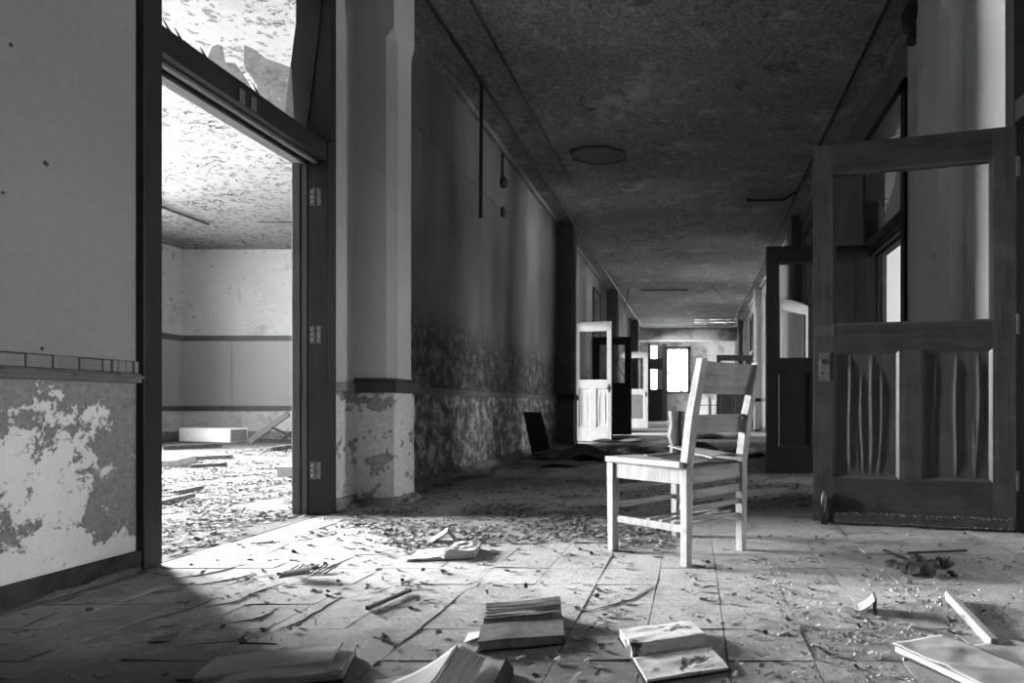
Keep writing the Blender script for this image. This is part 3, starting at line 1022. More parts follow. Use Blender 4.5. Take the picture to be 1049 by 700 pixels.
# long pale metal fixture lying by the back wall
bx0, by0 = fl(182, 453)
wb = empty('fallen_box', (-8.55, 10.85, 0), (0, 0, -0.30))
tag(wb, 'long white metal box lying on the classroom floor by the back wall', 'box')
MB().box(-0.62, 0.62, -0.16, 0.16, 0.0, 0.24).build('body', m_white, wb, bevel=0.01)
MB().box(0.62, 0.625, -0.14, 0.14, 0.02, 0.22).build('end_cap', m_block, wb)
# broken frame leaning
bf = empty('broken_frame', (-7.15, 10.5, 0), (0, 0, 0.2))
tag(bf, 'broken wooden chair frame lying by the far door jamb in the classroom', 'frame')
MB().bar((-0.45, 0, 0.02), (0.15, 0, 0.50), 0.05, 0.09).build('leg', m_stop, bf)
MB().bar((0.0, 0.05, 0.02), (0.50, 0.05, 0.42), 0.04, 0.05).build('leg', m_casing, bf)
MB().bar((-0.1, -0.02, 0.27), (0.35, 0.0, 0.02), 0.03, 0.035).build('brace', m_casing, bf)
MB().bar((-0.3, 0.02, 0.05), (0.35, 0.02, 0.03), 0.04, 0.04).build('stretcher', m_casing, bf)
# conduits on the classroom ceiling
tag(MB().tube([(-7.77, 8.6, CEIL - 0.03), (-7.77, 9.76, CEIL - 0.03)], 0.02, 8).build('ceiling_rod', m_iron), 'thin dark rod under the classroom ceiling running lengthwise', 'rod')
tag(MB().tube([(-6.96, 9.72, CEIL - 0.03), (-6.0, 9.72, CEIL - 0.03)], 0.02, 8).build('ceiling_rod', m_iron), 'thin dark rod under the classroom ceiling running crosswise', 'rod')

# ------------------------------------------------------------------ corridor ceiling fittings
def tubeobj(name, pts, r, mat, label, cat, n=8):
    return tag(MB().tube(pts, r, n).build(name, mat, smooth=True), label, cat)
zc = CEIL - 0.02
tubeobj('conduit', [(-1.91, YB, zc), (-1.91, 6, zc), (-1.93, 12, zc), (-1.91, 23.5, zc)], 0.014, m_iron, 'long dark conduit along the ceiling above the left wall', 'conduit')
tubeobj('conduit', [(-1.60, YB, zc), (-1.60, 8.1, zc)], 0.012, m_dark, 'shorter conduit on the ceiling ending near the round plate', 'conduit')
tubeobj('conduit', [(1.40, YB, zc), (1.40, 12, zc), (1.38, 23.5, zc)], 0.014, m_iron, 'dark conduit along the ceiling above the right wall', 'conduit')
tubeobj('hanging_pipe', [(-1.91, 5.48, zc), (-1.912, 5.48, 3.0), (-1.915, 5.475, 2.33)], 0.016, m_iron, 'thin dark pipe hanging straight down from the left conduit', 'pipe')
wc = empty('light_switch', (XL, 6.92, 2.78))
tag(wc, 'short cord with two dark switch boxes high on the left wall', 'cord')
MB().tube([(0.02, 0, 0.75), (0.02, 0, 0.42)], 0.012, 8).build('cord', m_iron, wc)
MB().tube([(0.03, 0, 0.33), (0.03, 0, 0.36), (0.03, 0, 0.42), (0.03, 0, 0.46)], [0.02, 0.045, 0.045, 0.015], 10).build('switch_box', m_iron, wc, smooth=True)
MB().tube([(0.02, 0, 0.0), (0.02, 0, 0.02), (0.02, 0, 0.08), (0.02, 0, 0.12)], [0.012, 0.03, 0.03, 0.012], 10).build('socket', m_iron, wc, smooth=True)
tubeobj('wall_wire', [(XL + 0.004, 4.22, 2.83), (XL + 0.004, 5.6, 2.84), (XL + 0.004, 7.2, 2.86)], 0.003, m_block, 'thin pale wire running level across the upper left wall', 'wire')
def octo(r0, r1, z, n=8):
    return [(r0 * math.cos(2 * PI * (i + .5) / n), r1 * math.sin(2 * PI * (i + .5) / n), z) for i in range(n)]
pl = empty('ceiling_plate', (-1.11, 7.1, CEIL))
tag(pl, 'octagonal plate on the dark corridor ceiling', 'plate')
MB().prism(octo(0.33, 0.25, -0.018), (0, 0, 0.018)).build('disc', m_block, pl)
m = MB()
o8, i8 = octo(0.345, 0.262, 0), octo(0.333, 0.25, 0)
for i in range(8):
    j = (i + 1) % 8
    m.hexa([(*i8[i][:2], -0.026), (*o8[i][:2], -0.026), (*o8[j][:2], -0.026), (*i8[j][:2], -0.026)],
           [(*i8[i][:2], -0.001), (*o8[i][:2], -0.001), (*o8[j][:2], -0.001), (*i8[j][:2], -0.001)])
m.build('rim', m_sheet, pl)
tubeobj('ceiling_rod', [(-1.35, 15.4, zc), (-0.15, 15.4, zc)], 0.016, m_iron, 'thin rod crossing the corridor ceiling beyond the stains', 'rod')
tubeobj('conduit', [(0.75, 8.65, zc), (1.25, 8.65, zc), (1.40, 8.3, zc)], 0.016, m_iron, 'short bent conduit on the ceiling by the right wall', 'conduit')
tubeobj('sagging_wire', [(0.05, 16.0, zc), (0.45, 14.6, CEIL - 0.09), (0.85, 16.5, CEIL - 0.12)], 0.01, m_iron, 'thin wire sagging below the far corridor ceiling', 'wire')
tubeobj('sagging_wire', [(-1.93, 16.5, 2.9), (-1.7, 15.2, 3.15), (-1.55, 14.6, 3.45)], 0.01, m_iron, 'loose wire hanging by the third left pilaster', 'wire')
for (cx, cy, sx) in ((-0.21, 11.95, 0.12), (-0.02, 11.9, 0.1), (-0.38, 8.28, 0.16), (-0.62, 7.55, 0.13)):
    pass
# bell on the right pilaster head
bl = empty('wall_bell', (1.49, 4.22, 3.33), (0, 0, 0))
tag(bl, 'dark gong bell high on the right wall beside the pale pilaster', 'bell')
MB().box(0.05, 0.165, -0.085, 0.11, -0.12, 0.12).build('back_box', m_iron, bl, bevel=0.01)
MB().tube([(0.06, 0, 0), (0.02, 0, 0), (-0.02, 0, 0), (-0.05, 0, 0)], [0.13, 0.125, 0.09, 0.02], 16).build('gong', m_dark, bl, smooth=True)
MB().box(0.0, 0.05, -0.05, 0.05, -0.17, -0.11).build('striker', m_iron, bl)

# ------------------------------------------------------------------ the chair
ch = empty('school_chair', (-0.067, 2.73, 0), (0, 0, math.radians(48.4)))
tag(ch, 'weathered wooden school chair with broken seat standing on the tiles', 'chair')
def post(x0, y0, lean, h):
    m = MB()
    w, d = 0.019, 0.021
    lv = [(0.0, 0.0), (0.40, 0.0), (0.60, -0.35), (h, -1.0)]
    n0 = 0
    for i, (z, k) in enumerate(lv):
        y = y0 + lean * -k * -1 if False else y0 + lean * k
        tp = 0.85 if z == 0 else (0.8 if z == h else 1.0)
        m.v += [(x0 - w * tp, y - d * tp, z), (x0 + w * tp, y - d * tp, z), (x0 + w * tp, y + d * tp, z), (x0 - w * tp, y + d * tp, z)]
    m.f.append((3, 2, 1, 0))
    for i in range(3):
        for a in range(4):
            b = (a + 1) % 4
            m.f.append((i * 4 + a, i * 4 + b, i * 4 + 4 + b, i * 4 + 4 + a))
    m.f.append((12, 13, 14, 15))
    return m
bxw, fxw, by, fy = 0.182, 0.205, -0.21, 0.21
for s in (-1, 1):
    post(s * bxw, by, 0.085, 0.835).build('back_post', m_chair, ch, bevel=0.004)
    m = MB()
    a, b = 0.017, 0.021
    m.hexa([(s * fxw - a, fy - a, 0), (s * fxw + a, fy - a, 0), (s * fxw + a, fy + a, 0), (s * fxw - a, fy + a, 0)],
           [(s * fxw - b, fy - b, 0.395), (s * fxw + b, fy - b, 0.395), (s * fxw + b, fy + b, 0.395), (s * fxw - b, fy + b, 0.395)])
    m.build('leg', m_chair, ch, bevel=0.003)
def slat(z0, z1, y0, y1, lean0, lean1, bow, ext=0.0):
    def f(u, v):
        x = (-bxw - ext) + u * 2 * (bxw + ext)
        z = z0 + v * (z1 - z0)
        return (x, by - (lean0 + v * (lean1 - lean0)) - bow * (1 - (2 * u - 1) ** 2), z)
    m = MB()
    n, k = 12, 3
    th = 0.014
    m.grid(f, n, k)
    c = len(m.v)
    m.grid(lambda u, v: (f(1 - u, v)[0], f(1 - u, v)[1] + th, f(1 - u, v)[2]), n, k)
    W = k + 1
    for i in range(n):
        for j in (0, k):
            a0, a1 = i * W + j, (i + 1) * W + j
            b0, b1 = c + (n - i) * W + j, c + (n - i - 1) * W + j
            m.f.append((a0, b0, b1, a1) if j == 0 else (a0, a1, b1, b0))
    for j in range(k):
        a0, a1 = j, j + 1
        b0, b1 = c + n * W + j, c + n * W + j + 1
        m.f.append((a0, a1, b1, b0))
        a0, a1 = n * W + j, n * W + j + 1
        b0, b1 = c + j, c + j + 1
        m.f.append((a0, b0, b1, a1))
    return m
slat(0.695, 0.825, 0, 0, 0.05, 0.088, -0.012, 0.012).build('back_slat', m_chair_h, ch, smooth=False)
slat(0.53, 0.61, 0, 0, 0.012, 0.032, -0.012).build('back_slat', m_chair_h, ch)
for s in (-1, 1):
    MB().bar((s * (bxw + 0.002), by + 0.02, 0.362), (s * (fxw + 0.002), fy - 0.02, 0.362), 0.018, 0.066).build('side_apron', m_chair, ch, bevel=0.002)
    MB().bar((s * (bxw), by + 0.015, 0.148), (s * (fxw), fy - 0.012, 0.148), 0.016, 0.03).build('side_stretcher', m_chair, ch, bevel=0.003)
MB().bar((-bxw, by, 0.362), (bxw, by, 0.362), 0.018, 0.066).build('back_apron', m_chair_h, ch, bevel=0.002)
MB().bar((-fxw, fy, 0.362), (fxw, fy, 0.362), 0.018, 0.066).build('front_apron', m_chair_h, ch, bevel=0.002)
for z, h in ((0.285, 0.035), (0.225, 0.022)):
    MB().bar((-bxw, by, z), (bxw, by, z), 0.016, h).build('back_stretcher', m_chair_h, ch, bevel=0.003)
for z in (0.275, 0.20):
    MB().bar((-fxw, fy, z), (fxw, fy, z), 0.016, 0.022).build('front_stretcher', m_chair_h, ch, bevel=0.003)
for i, y in enumerate((-0.20, -0.135, -0.07, 0.0)):
    w = bxw + (y + 0.21) / 0.42 * (fxw - bxw)
    MB().bar((-w, y, 0.166), (w, y, 0.166), 0.024, 0.009).build('rack_slat', m_chair_h, ch, bevel=0.002)
# seat: left board whole, centre split away, a warped sheet lifted at the right
zs = 0.396
MB().slab(lambda u, v: (-0.228 + u * (0.05 + 0.16 * v + 0.008 * math.sin(v * 13)), -0.215 + v * 0.455, zs + 0.027 - 0.006 * u), 0.025, 5, 14).build('seat', m_seatboard, ch, bevel=0.003)
MB().slab(lambda u, v: (-0.18 + u * 0.36, -0.20 + v * 0.42, zs + 0.010 + 0.004 * math.sin(u * 5 + v * 4)), 0.009, 6, 6).build('seat_hole_shade', m_dark, ch)  # dark slab stands in for the shaded hole in the seat
MB().slab(lambda u, v: (0.0 + u * 0.19 + 0.05 * v * (1 - u), -0.19 + v * 0.31 - 0.05 * u * v, zs + 0.030 + 0.036 * v * (1 - 0.4 * u) + 0.014 * math.sin(u * 3.0) * (1 - v)), 0.006, 8, 8).build('lifted_veneer', m_seatboard, ch)
MB().slab(lambda u, v: (-0.13 + u * 0.12, -0.205 + v * 0.06 + 0.03 * u, zs + 0.022 + 0.010 * v), 0.008, 5, 3).build('split_board', m_seatboard, ch)
MB().box(0.19, 0.222, -0.205, 0.235, zs, zs + 0.02).box(0.0, 0.19, 0.205, 0.235, zs, zs + 0.02).build('seat_remnant', m_seatboard, ch, bevel=0.003)
# stump of the writing arm rising at the front
prof = [(0, 0.0), (0.0, 0.06), (-0.02, 0.10), (-0.005, 0.16), (-0.012, 0.225), (0.07, 0.225), (0.075, 0.0)]
arm = MB().prism([(0.165 + u * 0.9, 0.195, zs + z) for u, z in prof], (0, 0.022, 0)).build('arm_stump', m_chair, ch, bevel=0.002)
MB().box(0.205, 0.225, 0.172, 0.196, zs, zs + 0.222).build('arm_rib', m_chair_h, arm)
MB().box(bxw - 0.045, bxw + 0.0, by - 0.03, by + 0.03, 0.585, 0.597).build('arm_bracket', m_chair, ch)

# ------------------------------------------------------------------ books and boards on the floor
def open_book(name, label, loc, rot, L, wa, wb, ta, tb, top_a, top_b, cover, sag=0.3, wob=0.003, seed=1, cat='book'):
    """open book: spine along local x; half a towards +y, half b towards -y"""
    b = empty(name, (loc[0], loc[1], 0.0), (0, 0, rot))
    tag(b, label, cat)
    MB().slab(lambda u, v: ((u - .5) * (L + .012), -wb - .006 + v * (wa + wb + .012), 0.005 + 0.001 * math.sin(u * 7)), 0.004, 6, 6).build('cover', cover, b)
    def half(w, t, sgn, mat, nm):
        def f(u, v):
            r = v
            z = 0.005 + t * (min(1.0, (r + 0.02) * 6) ** 0.6) * (1 - sag * r) + wob * noise.noise((u * 4 + seed, v * 5, t * 50))
            return ((u - .5) * L, sgn * (0.002 + r * w), z)
        g = (lambda u, v: f(u, v)) if sgn > 0 else (lambda u, v: f(1 - u, v))
        o = MB().slab(g, lambda u, v: max(0.001, g(u, v)[2] - 0.005), 14, 14)
        return o.build(nm, mat, b)
    pa = half(wa, ta, 1, top_a, 'page_block')
    pb = half(wb, tb, -1, top_b, 'page_block')
    return b, pa, pb

# grey dusty book with sprung pages
b1, pa, pb = open_book('open_book', 'thick dark dusty book open in front of the chair', (-0.487, 1.735), math.radians(14), 0.215, 0.105, 0.112, 0.044, 0.027, m_cover, m_cover, m_blackcover, 0.2, 0.004, 3)
for i in range(5):
    MB().slab(lambda u, v, i=i: ((u - .5) * 0.212 + 0.003 * (i % 2), 0.012 + 0.015 * i + v * (0.09 - 0.016 * i), 0.046 + 0.0035 * i + 0.004 * v + 0.005 * math.sin(u * 4 + i) * u), 0.002, 10, 5).build('loose_page', m_paper_edge if i % 2 else m_cover, b1)
MB().slab(lambda u, v: ((u - .5) * 0.222, -0.012 - v * 0.104, 0.038 - 0.008 * v + 0.002 * math.sin(u * 5)), 0.003, 6, 4).build('front_board', m_cover, b1)
# light book with stained pages
open_book('open_book', 'pale open book with dark stains on its pages, near the bottom edge', (-0.06, 1.585), math.radians(19.5), 0.205, 0.145, 0.14, 0.032, 0.010, m_stained, m_stained, m_blackcover, 0.25, 0.003, 9)
# book beyond, by the flakes
open_book('open_book', 'white open book lying among paint chips before the doorway', (-1.06, 2.63), math.radians(-80), 0.17, 0.12, 0.14, 0.045, 0.012, m_paper, m_paper, m_cover, 0.35, 0.004, 5)
# small tented cover behind it
tb = empty('tented_cover', (-1.18, 2.92, 0), (0, 0, 0.35))
tag(tb, 'small torn cover tented upright behind the white open book', 'book cover')
MB().slab(lambda u, v: (-0.075 + u * 0.075, -0.05 + v * 0.10, 0.004 + u * 0.05), 0.003, 4, 4).build('cover', m_paper, tb)
MB().slab(lambda u, v: (u * 0.035, -0.05 + v * 0.10, 0.054 - u * 0.05), 0.003, 4, 4).build('cover', m_cover, tb)
# curled pages at the bottom edge
b3 = empty('open_book', (-0.565, 1.36, 0), (0, 0, math.radians(6)))
tag(b3, 'open book with a tall folded page at the bottom edge', 'book')
MB().slab(lambda u, v: (-0.17 + u * 0.31, -0.12 + v * 0.22, 0.005), 0.004, 4, 4).build('cover', m_blackcover, b3)
MB().slab(lambda u, v: (-0.165 + u * 0.165, -0.11 + v * (0.20 - 0.02 * (1 - u)), 0.014 + 0.022 * u ** 1.5 + 0.003 * math.sin(v * 6)), lambda u, v: 0.009 + 0.02 * u ** 1.5, 10, 6).build('page_block', m_paper, b3)
MB().slab(lambda u, v: (0.045 + u * 0.075, -0.11 + v * 0.215, 0.036 - 0.004 * u), 0.030, 6, 6).build('page_block', m_paper, b3)
MB().slab(lambda u, v: (0.121 + u * 0.018, -0.115 + v * 0.22, 0.036 - 0.022 * u), lambda u, v: 0.030 - 0.02 * u, 3, 4).build('cover_edge', m_blackcover, b3)
MB().slab(lambda u, v: (-0.12 + u * 0.13, -0.11 + v * (0.16 + 0.055 * u), 0.022 + 0.052 * u ** 1.8 + 0.004 * math.sin(v * 5 + u * 3)), 0.001, 12, 10).build('folded_page', m_paper, b3, smooth=True)
MB().slab(lambda u, v: (0.012 + u * 0.062, -0.11 + v * 0.215, 0.074 - 0.036 * u - 0.004 * math.sin(v * 4)), 0.001, 8, 8).build('folded_page', m_paper_edge, b3, smooth=True)
# layered boards at bottom left
b4 = empty('book_stack', (-0.98, 1.46, 0), (0, 0, math.radians(19)))
tag(b4, 'closed pale book with slipped pages cut by the bottom edge', 'book')
MB().slab(lambda u, v: (-0.15 + u * 0.29, -0.10 + v * 0.17, 0.012), 0.010, 4, 4).build('cover', m_blackcover, b4)
MB().slab(lambda u, v: (-0.145 + u * 0.285, -0.09 + v * 0.16, 0.030 + 0.004 * math.sin(u * 4)), 0.016, 8, 6).build('page_block', m_paper_edge, b4)
MB().slab(lambda u, v: (-0.16 + u * 0.27, -0.055 + v * 0.13, 0.042 + 0.006 * u + 0.004 * math.sin(v * 5)), 0.009, 8, 6).build('page_block', m_paper, b4)
MB().slab(lambda u, v: (-0.10 + u * 0.24, -0.10 + v * 0.05, 0.040 + 0.004 * math.sin(u * 6)), 0.006, 8, 4).build('loose_page', m_paper, b4)
# wrinkled covers at bottom right
def wr(u, v, a, b):
    return 0.006 * noise.noise((u * 3 + a, v * 7 + b, 1.3)) + 0.004 * math.sin((u * 2 + v * 5) * 2.2 + a)
def wr(u, v, a, b):
    return 0.005 * noise.noise((u * 3 + a, v * 6 + b, 1.3)) + 0.004 * max(0, math.sin((u * 1.3 + v * 4.6) * 3.1 + a)) ** 3 * v * (1 - v) * 4
b6 = empty('folded_cover', (0.68, 1.49, 0), (0, 0, math.radians(15)))
tag(b6, 'wrinkled grey leather folder lying in the bottom right corner', 'folder')
MB().slab(lambda u, v: (-0.13 + u * 0.15 + (1 - v) * 0.07, -0.17 + v * 0.31, 0.030 + wr(u, v, 1, 2) + 0.008 * u), 0.004, 24, 30).build('cover', m_leather, b6, smooth=True)
MB().slab(lambda u, v: (0.032 + u * 0.17 + (1 - v) * 0.07, -0.17 + v * 0.27, 0.024 - 0.008 * math.sin(u * 3) + wr(u, v, 5, 4)), 0.004, 24, 24).build('cover', m_leather, b6, smooth=True)
MB().slab(lambda u, v: (-0.126 + u * 0.14 + (1 - v) * 0.07, -0.165 + v * 0.30, 0.022), 0.014, 2, 6).build('page_block', m_paper, b6)
MB().slab(lambda u, v: (-0.12 + u * 0.31 + (1 - v) * 0.07, -0.165 + v * 0.26, 0.009), 0.008, 4, 4).build('back_cover', m_blackcover, b6)
# stick and shards
sa, sb = fl(971.5, 611, 0.015), fl(1019, 661, 0.015)
stk = MB().bar((sa[0], sa[1], 0.018), (sb[0], sb[1], 0.016), 0.022, 0.03).build('wooden_stick', m_stick, bevel=0.003)
tag(stk, 'pale square wooden stick lying at lower right', 'stick')
sa, sb = fl(376, 627), fl(420, 608)
ds = MB().bar((sa[0], sa[1], 0.011), (sb[0], sb[1], 0.011), 0.012, 0.012).build('dark_stick', m_dark)
tag(ds, 'short dark stick lying on the bright floor left of centre', 'stick')
cxy = fl(899, 628)
sh = empty('bent_shard', (cxy[0] - 0.02, cxy[1], 0), (0, 0, -0.2))
tag(sh, 'small bent tile shard standing up beside the pale stick', 'shard')
MB().slab(lambda u, v: (-0.05 + u * 0.06, -0.03 + v * 0.075, 0.012 + 0.038 * u ** 2), 0.004, 5, 3).build('plate', m_leather, sh)
MB().slab(lambda u, v: (0.008 + u * 0.006, -0.03 + v * 0.075, 0.052 - 0.0 * u), 0.05, 2, 2).build('edge', m_dark, sh)

def blob(name, loc, r, mat, label, cat, seed, squash=0.6, parent=None):
    m = MB()
    n, k = 9, 6
    def f(u, v):
        a, t = 2 * PI * u, PI * v
        d = Vector((math.sin(t) * math.cos(a), math.sin(t) * math.sin(a), math.cos(t)))
        q = r * (1 + 0.45 * noise.noise(d * 1.7 + Vector((seed * 3.1, 0, 0))))
        return (d.x * q, d.y * q, d.z * q * squash)
    m.grid(lambda u, v: f(1 - u, v), n, k)
    o = m.build(name, mat, parent, loc=loc)
    if not parent:
        tag(o, label, cat)
    return o
words = ['largest', 'flattest', 'round', 'angular', 'squat', 'small', 'tiny', 'narrow']
for i in range(8):
    px, py = [(945, 590), (930, 587), (955, 583), (967, 581), (940, 581), (921, 583), (975, 590), (913, 580)][i]
    x, y = fl(px, py)
    r = [0.055, 0.04, 0.035, 0.04, 0.045, 0.025, 0.02, 0.025][i]
    o = blob('rubble_chunk', (x, y, r * 0.45), r, m_dark, 'dark %s chunk in the rubble heap before the oak door' % words[i], 'rubble', i, 0.55)
    o['group'] = 'rubble heap before the oak door'
for k, (a, b) in enumerate((((905, 571), (952, 584)), ((930, 574), (990, 566)))):
    p, q = fl(*a), fl(*b)
    tag(MB().bar((p[0], p[1], 0.03), (q[0], q[1], 0.008), 0.012, 0.008).build('splinter', m_dark), ['splinter leaning on the rubble heap by the oak door', 'thin twig pointing away from the rubble heap by the oak door'][k], 'splinter')
# clump left of the white book: comb of splints over a dark curled shard
cl = empty('torn_clump', (*fl(305, 594), 0))
tag(cl, 'dark curled shard with splints on the bright floor by the doorway', 'shard')
MB().slab(lambda u, v: (-0.05 + u * 0.11, -0.03 + v * 0.07, 0.006 + 0.026 * math.sin(v * 2.4 + 0.4) + 0.018 * u), 0.004, 8, 6).build('shard', m_sheet, cl)
for i in range(9):
    MB().bar((-0.09 + i * 0.019, 0.06, 0.006), (-0.075 + i * 0.019, 0.12 + 0.01 * (i % 3), 0.022), 0.006, 0.004).build('splint', m_flake_dark, cl)
# flat pieces near the threshold
for k, (px, py, L, w, rz, mt, lab) in enumerate([
        (268, 556, 0.10, 0.055, 0.3, m_paper, 'rounded pale plaster piece lying on the classroom threshold'),
        (172, 607, 0.10, 0.018, 0.35, m_flake, 'grey wood sliver in the shadow edge beside the near jamb'),
        (168, 657, 0.07, 0.035, 0.15, m_block, 'flat grey plaster piece in the shadowed floor at lower left'),
        (208, 694, 0.11, 0.05, 0.1, m_block, 'flat grey card near the bottom edge at left'),
        (283, 673, 0.05, 0.04, 0.5, m_paper, 'small white paper scrap above the slipped book')]):
    x, y = fl(px, py)
    o = MB().slab(lambda u, v: ((u - .5) * L * (1 - 0.25 * (2 * v - 1) ** 2), (v - .5) * w, 0.008 + 0.008 * u * v), 0.005, 6, 4).build('plaster_piece', mt, loc=(x, y, 0), rot=(0, 0, rz))
    tag(o, lab, 'debris')
# white paper sticking out under the dark book
x, y = fl(487, 655)
tag(MB().slab(lambda u, v: ((u - .5) * 0.05, (v - .5) * 0.07 * (1 - 0.5 * u), 0.006 + 0.01 * u), 0.0015, 3, 3).build('paper_scrap', m_white, loc=(x, y, 0), rot=(0, 0, 0.2)), 'bright paper scrap at the left end of the dark dusty book', 'paper')

# long curled strips and splits in the floor covering
strips = [[(176, 594), (215, 588), (250, 578), (296, 558)], [(208, 623), (240, 617), (262, 608), (292, 597)], [(150, 637), (190, 626), (225, 612)],
          [(203, 600), (235, 595), (262, 588)], [(245, 660), (285, 661)], [(170, 665), (245, 657)], [(236, 639), (265, 634), (285, 624)],
          [(310, 546), (340, 538), (366, 526)], [(600, 627), (640, 617), (672, 601)], [(596, 652), (612, 640)], [(300, 672), (345, 675)],
          [(20, 645), (60, 628)], [(60, 618), (88, 608)], [(18, 680), (52, 667)], [(285, 646), (310, 636), (350, 612)], [(400, 668), (440, 637), (478, 605)]]
where = ['from the near jamb toward the far jamb', 'above the dark clump shadow', 'across the shadow edge', 'short, inside the doorway light', 'above the slipped book', 'across the dark lower left', 'beside the shadow tip',
         'at the foot of the far jamb', 'left of the chair by the dusty book', 'right of the dusty book', 'beside the slipped book', 'in the far left shadow', 'under the near wall', 'in the lower left corner', 'left of the dark stick', 'between dark stick and dusty book']
for pts, wd in zip(strips, where):
    q = [fl(*p) for p in pts]
    P_ = [Vector((x, y, 0.002)) for x, y in q]
    pts, rad = [], []
    n = 8 * (len(P_) - 1)
    for i in range(n + 1):
        t = i / 8
        j = min(int(t), len(P_) - 2)
        p0, p1, p2, p3 = P_[max(j - 1, 0)], P_[j], P_[j + 1], P_[min(j + 2, len(P_) - 1)]
        f = t - j
        v = 0.5 * ((2 * p1) + (p2 - p0) * f + (2 * p0 - 5 * p1 + 4 * p2 - p3) * f * f + (3 * p1 - p0 - 3 * p2 + p3) * f ** 3)
        v += Vector((noise.noise((v.x * 22, v.y * 22, 1)), noise.noise((v.x * 22, v.y * 22, 7)), 0)) * 0.008
        pts.append(v)
        rad.append(0.0006 + 0.0022 * math.sin(PI * i / n) * (0.6 + 0.6 * abs(noise.noise((i * 0.7, v.x, 3)))))
    m = MB().tube(pts, rad, 5)
    tag(m.build('floor_strip', m_dark), 'thin dark curled strip of flooring ' + wd, 'strip', 'curled strips of flooring')

# leaning board and fallen sheets along the left wall
lb = MB().hexa([(-2.02, 7.62, 0.02), (-1.76, 7.55, 0.02), (-1.755, 7.58, 0.02), (-2.015, 7.65, 0.02)],
               [(-2.17, 7.74, 0.56), (-1.93, 7.67, 0.56), (-1.925, 7.70, 0.56), (-2.165, 7.77, 0.56)]).build('leaning_board', m_casing)
tag(lb, 'dark board leaning against the mouldy left wall', 'board')
def sheet(pxy, sx, sy, rz, hgt, seed, mat, label):
    x, y = fl(*pxy)
    def f(u, v):
        e = min(u, 1 - u, v, 1 - v)
        return ((u - .5) * sx, (v - .5) * sy, 0.012 + hgt * max(0, noise.noise((u * 3 + seed, v * 3, seed)) + 0.35) * (0.4 + e))
    return tag(MB().slab(f, 0.004, 20, 14).build('fallen_sheet', mat, loc=(x, y, 0), rot=(0, 0, rz)), label, 'sheet', 'fallen sheets in the corridor')
sheet((556, 478), 0.7, 0.5, 0.3, 0.12, 1.7, m_sheet, 'crumpled dark sheet below the leaning board')
sheet((592, 469), 0.9, 0.9, -0.2, 0.20, 4.1, m_sheet, 'crumpled dark sheet before the white door')
sheet((648, 463), 0.8, 1.1, 0.3, 0.16, 7.7, m_dust, 'dusty sheet heaped in mid-corridor behind the chair')
sheet((708, 460), 0.7, 1.0, 0.1, 0.16, 9.2, m_sheet, 'low dark sheet seen under the chair back')
sheet((762, 466), 0.6, 0.9, -0.4, 0.16, 12.9, m_sheet, 'dark sheet lying left of the dark door foot')
sheet((632, 452), 0.9, 1.3, 0.2, 0.16, 15.2, m_dust, 'pale dusty sheet under the white door')
sheet((725, 447), 1.5, 2.0, 0.0, 0.12, 18.3, m_dust, 'broad dusty sheet across the far corridor floor')
# white low cabinet far behind the chair back
wcab = empty('white_cabinet', (0.55, 24.2, 0))
tag(wcab, 'low white cabinet at the far end, seen between the chair slats', 'cabinet')
MB().box(-0.33, 0.33, 0, 0.5, 0, 0.85).build('body', m_white, wcab, bevel=0.01)
MB().box(-0.34, 0.34, -0.02, 0.5, 0.62, 0.66).build('ledge', m_block, wcab)
MB().box(0.02, 0.09, -0.03, 0.0, 0.1, 1.0).build('post', m_stop, wcab)

# wood lengths across the classroom floor
for k, (a, b, w, h, mt) in enumerate([((168, 461), (228, 459), 0.10, 0.06, m_dark), ((200, 472), (258, 470), 0.06, 0.05, m_flake_dark), ((230, 470), (302, 475), 0.05, 0.05, m_dark),
                                      ((170, 480), (192, 475), 0.15, 0.08, m_block), ((275, 463), (302, 460), 0.07, 0.06, m_flake_dark), ((180, 507), (206, 503), 0.04, 0.03, m_dark),
                                      ((196, 480), (232, 479), 0.05, 0.04, m_dark), ((160, 519), (198, 511), 0.03, 0.03, m_dark), ((292, 490), (302, 486), 0.12, 0.1, m_block)]):
    p, q = fl(*a), fl(*b)
    wd = ['longest, by the back wall', 'thin, near the middle', 'curving toward the far jamb', 'thick, beside the near jamb', 'beside the broken frame', 'short, amid the chips', 'straight, behind the chips', 'slim, nearest the near jamb', 'stubby, at the far jamb'][k]
    tag(MB().bar((p[0], p[1], h / 2), (q[0], q[1], h / 2 + 0.01), w, h).build('fallen_lath', mt), 'fallen wood length on the classroom floor, ' + wd, 'wood', 'fallen wood on the classroom floor')

# ------------------------------------------------------------------ paint chips: loose ones and the dense litter
def flake_geom(mb, x, y, z, L, w, rz, curl, rr, tilt=0.0):
    c, s = math.cos(rz), math.sin(rz)
    n = len(mb.v)
    e1, e2 = curl * rr.uniform(0.2, 1), curl * rr.uniform(0.2, 1)
    for i, (u, h) in enumerate(((-.5, e1), (0, 0.001), (.5, e2))):
        ww = w * (rr.uniform(0.55, 1.0))
        for v in (-.5, .5):
            X, Y = u * L, v * ww + rr.uniform(-.1, .1) * w
            mb.v.append((x + X * c - Y * s, y + X * s + Y * c, z + h * (1 if tilt >= 0 else -1) + abs(tilt) * v * (1 if tilt >= 0 else 1)))
    mb.f.append((n, n + 2, n + 3, n + 1))
    mb.f.append((n + 2, n + 4, n + 5, n + 3))

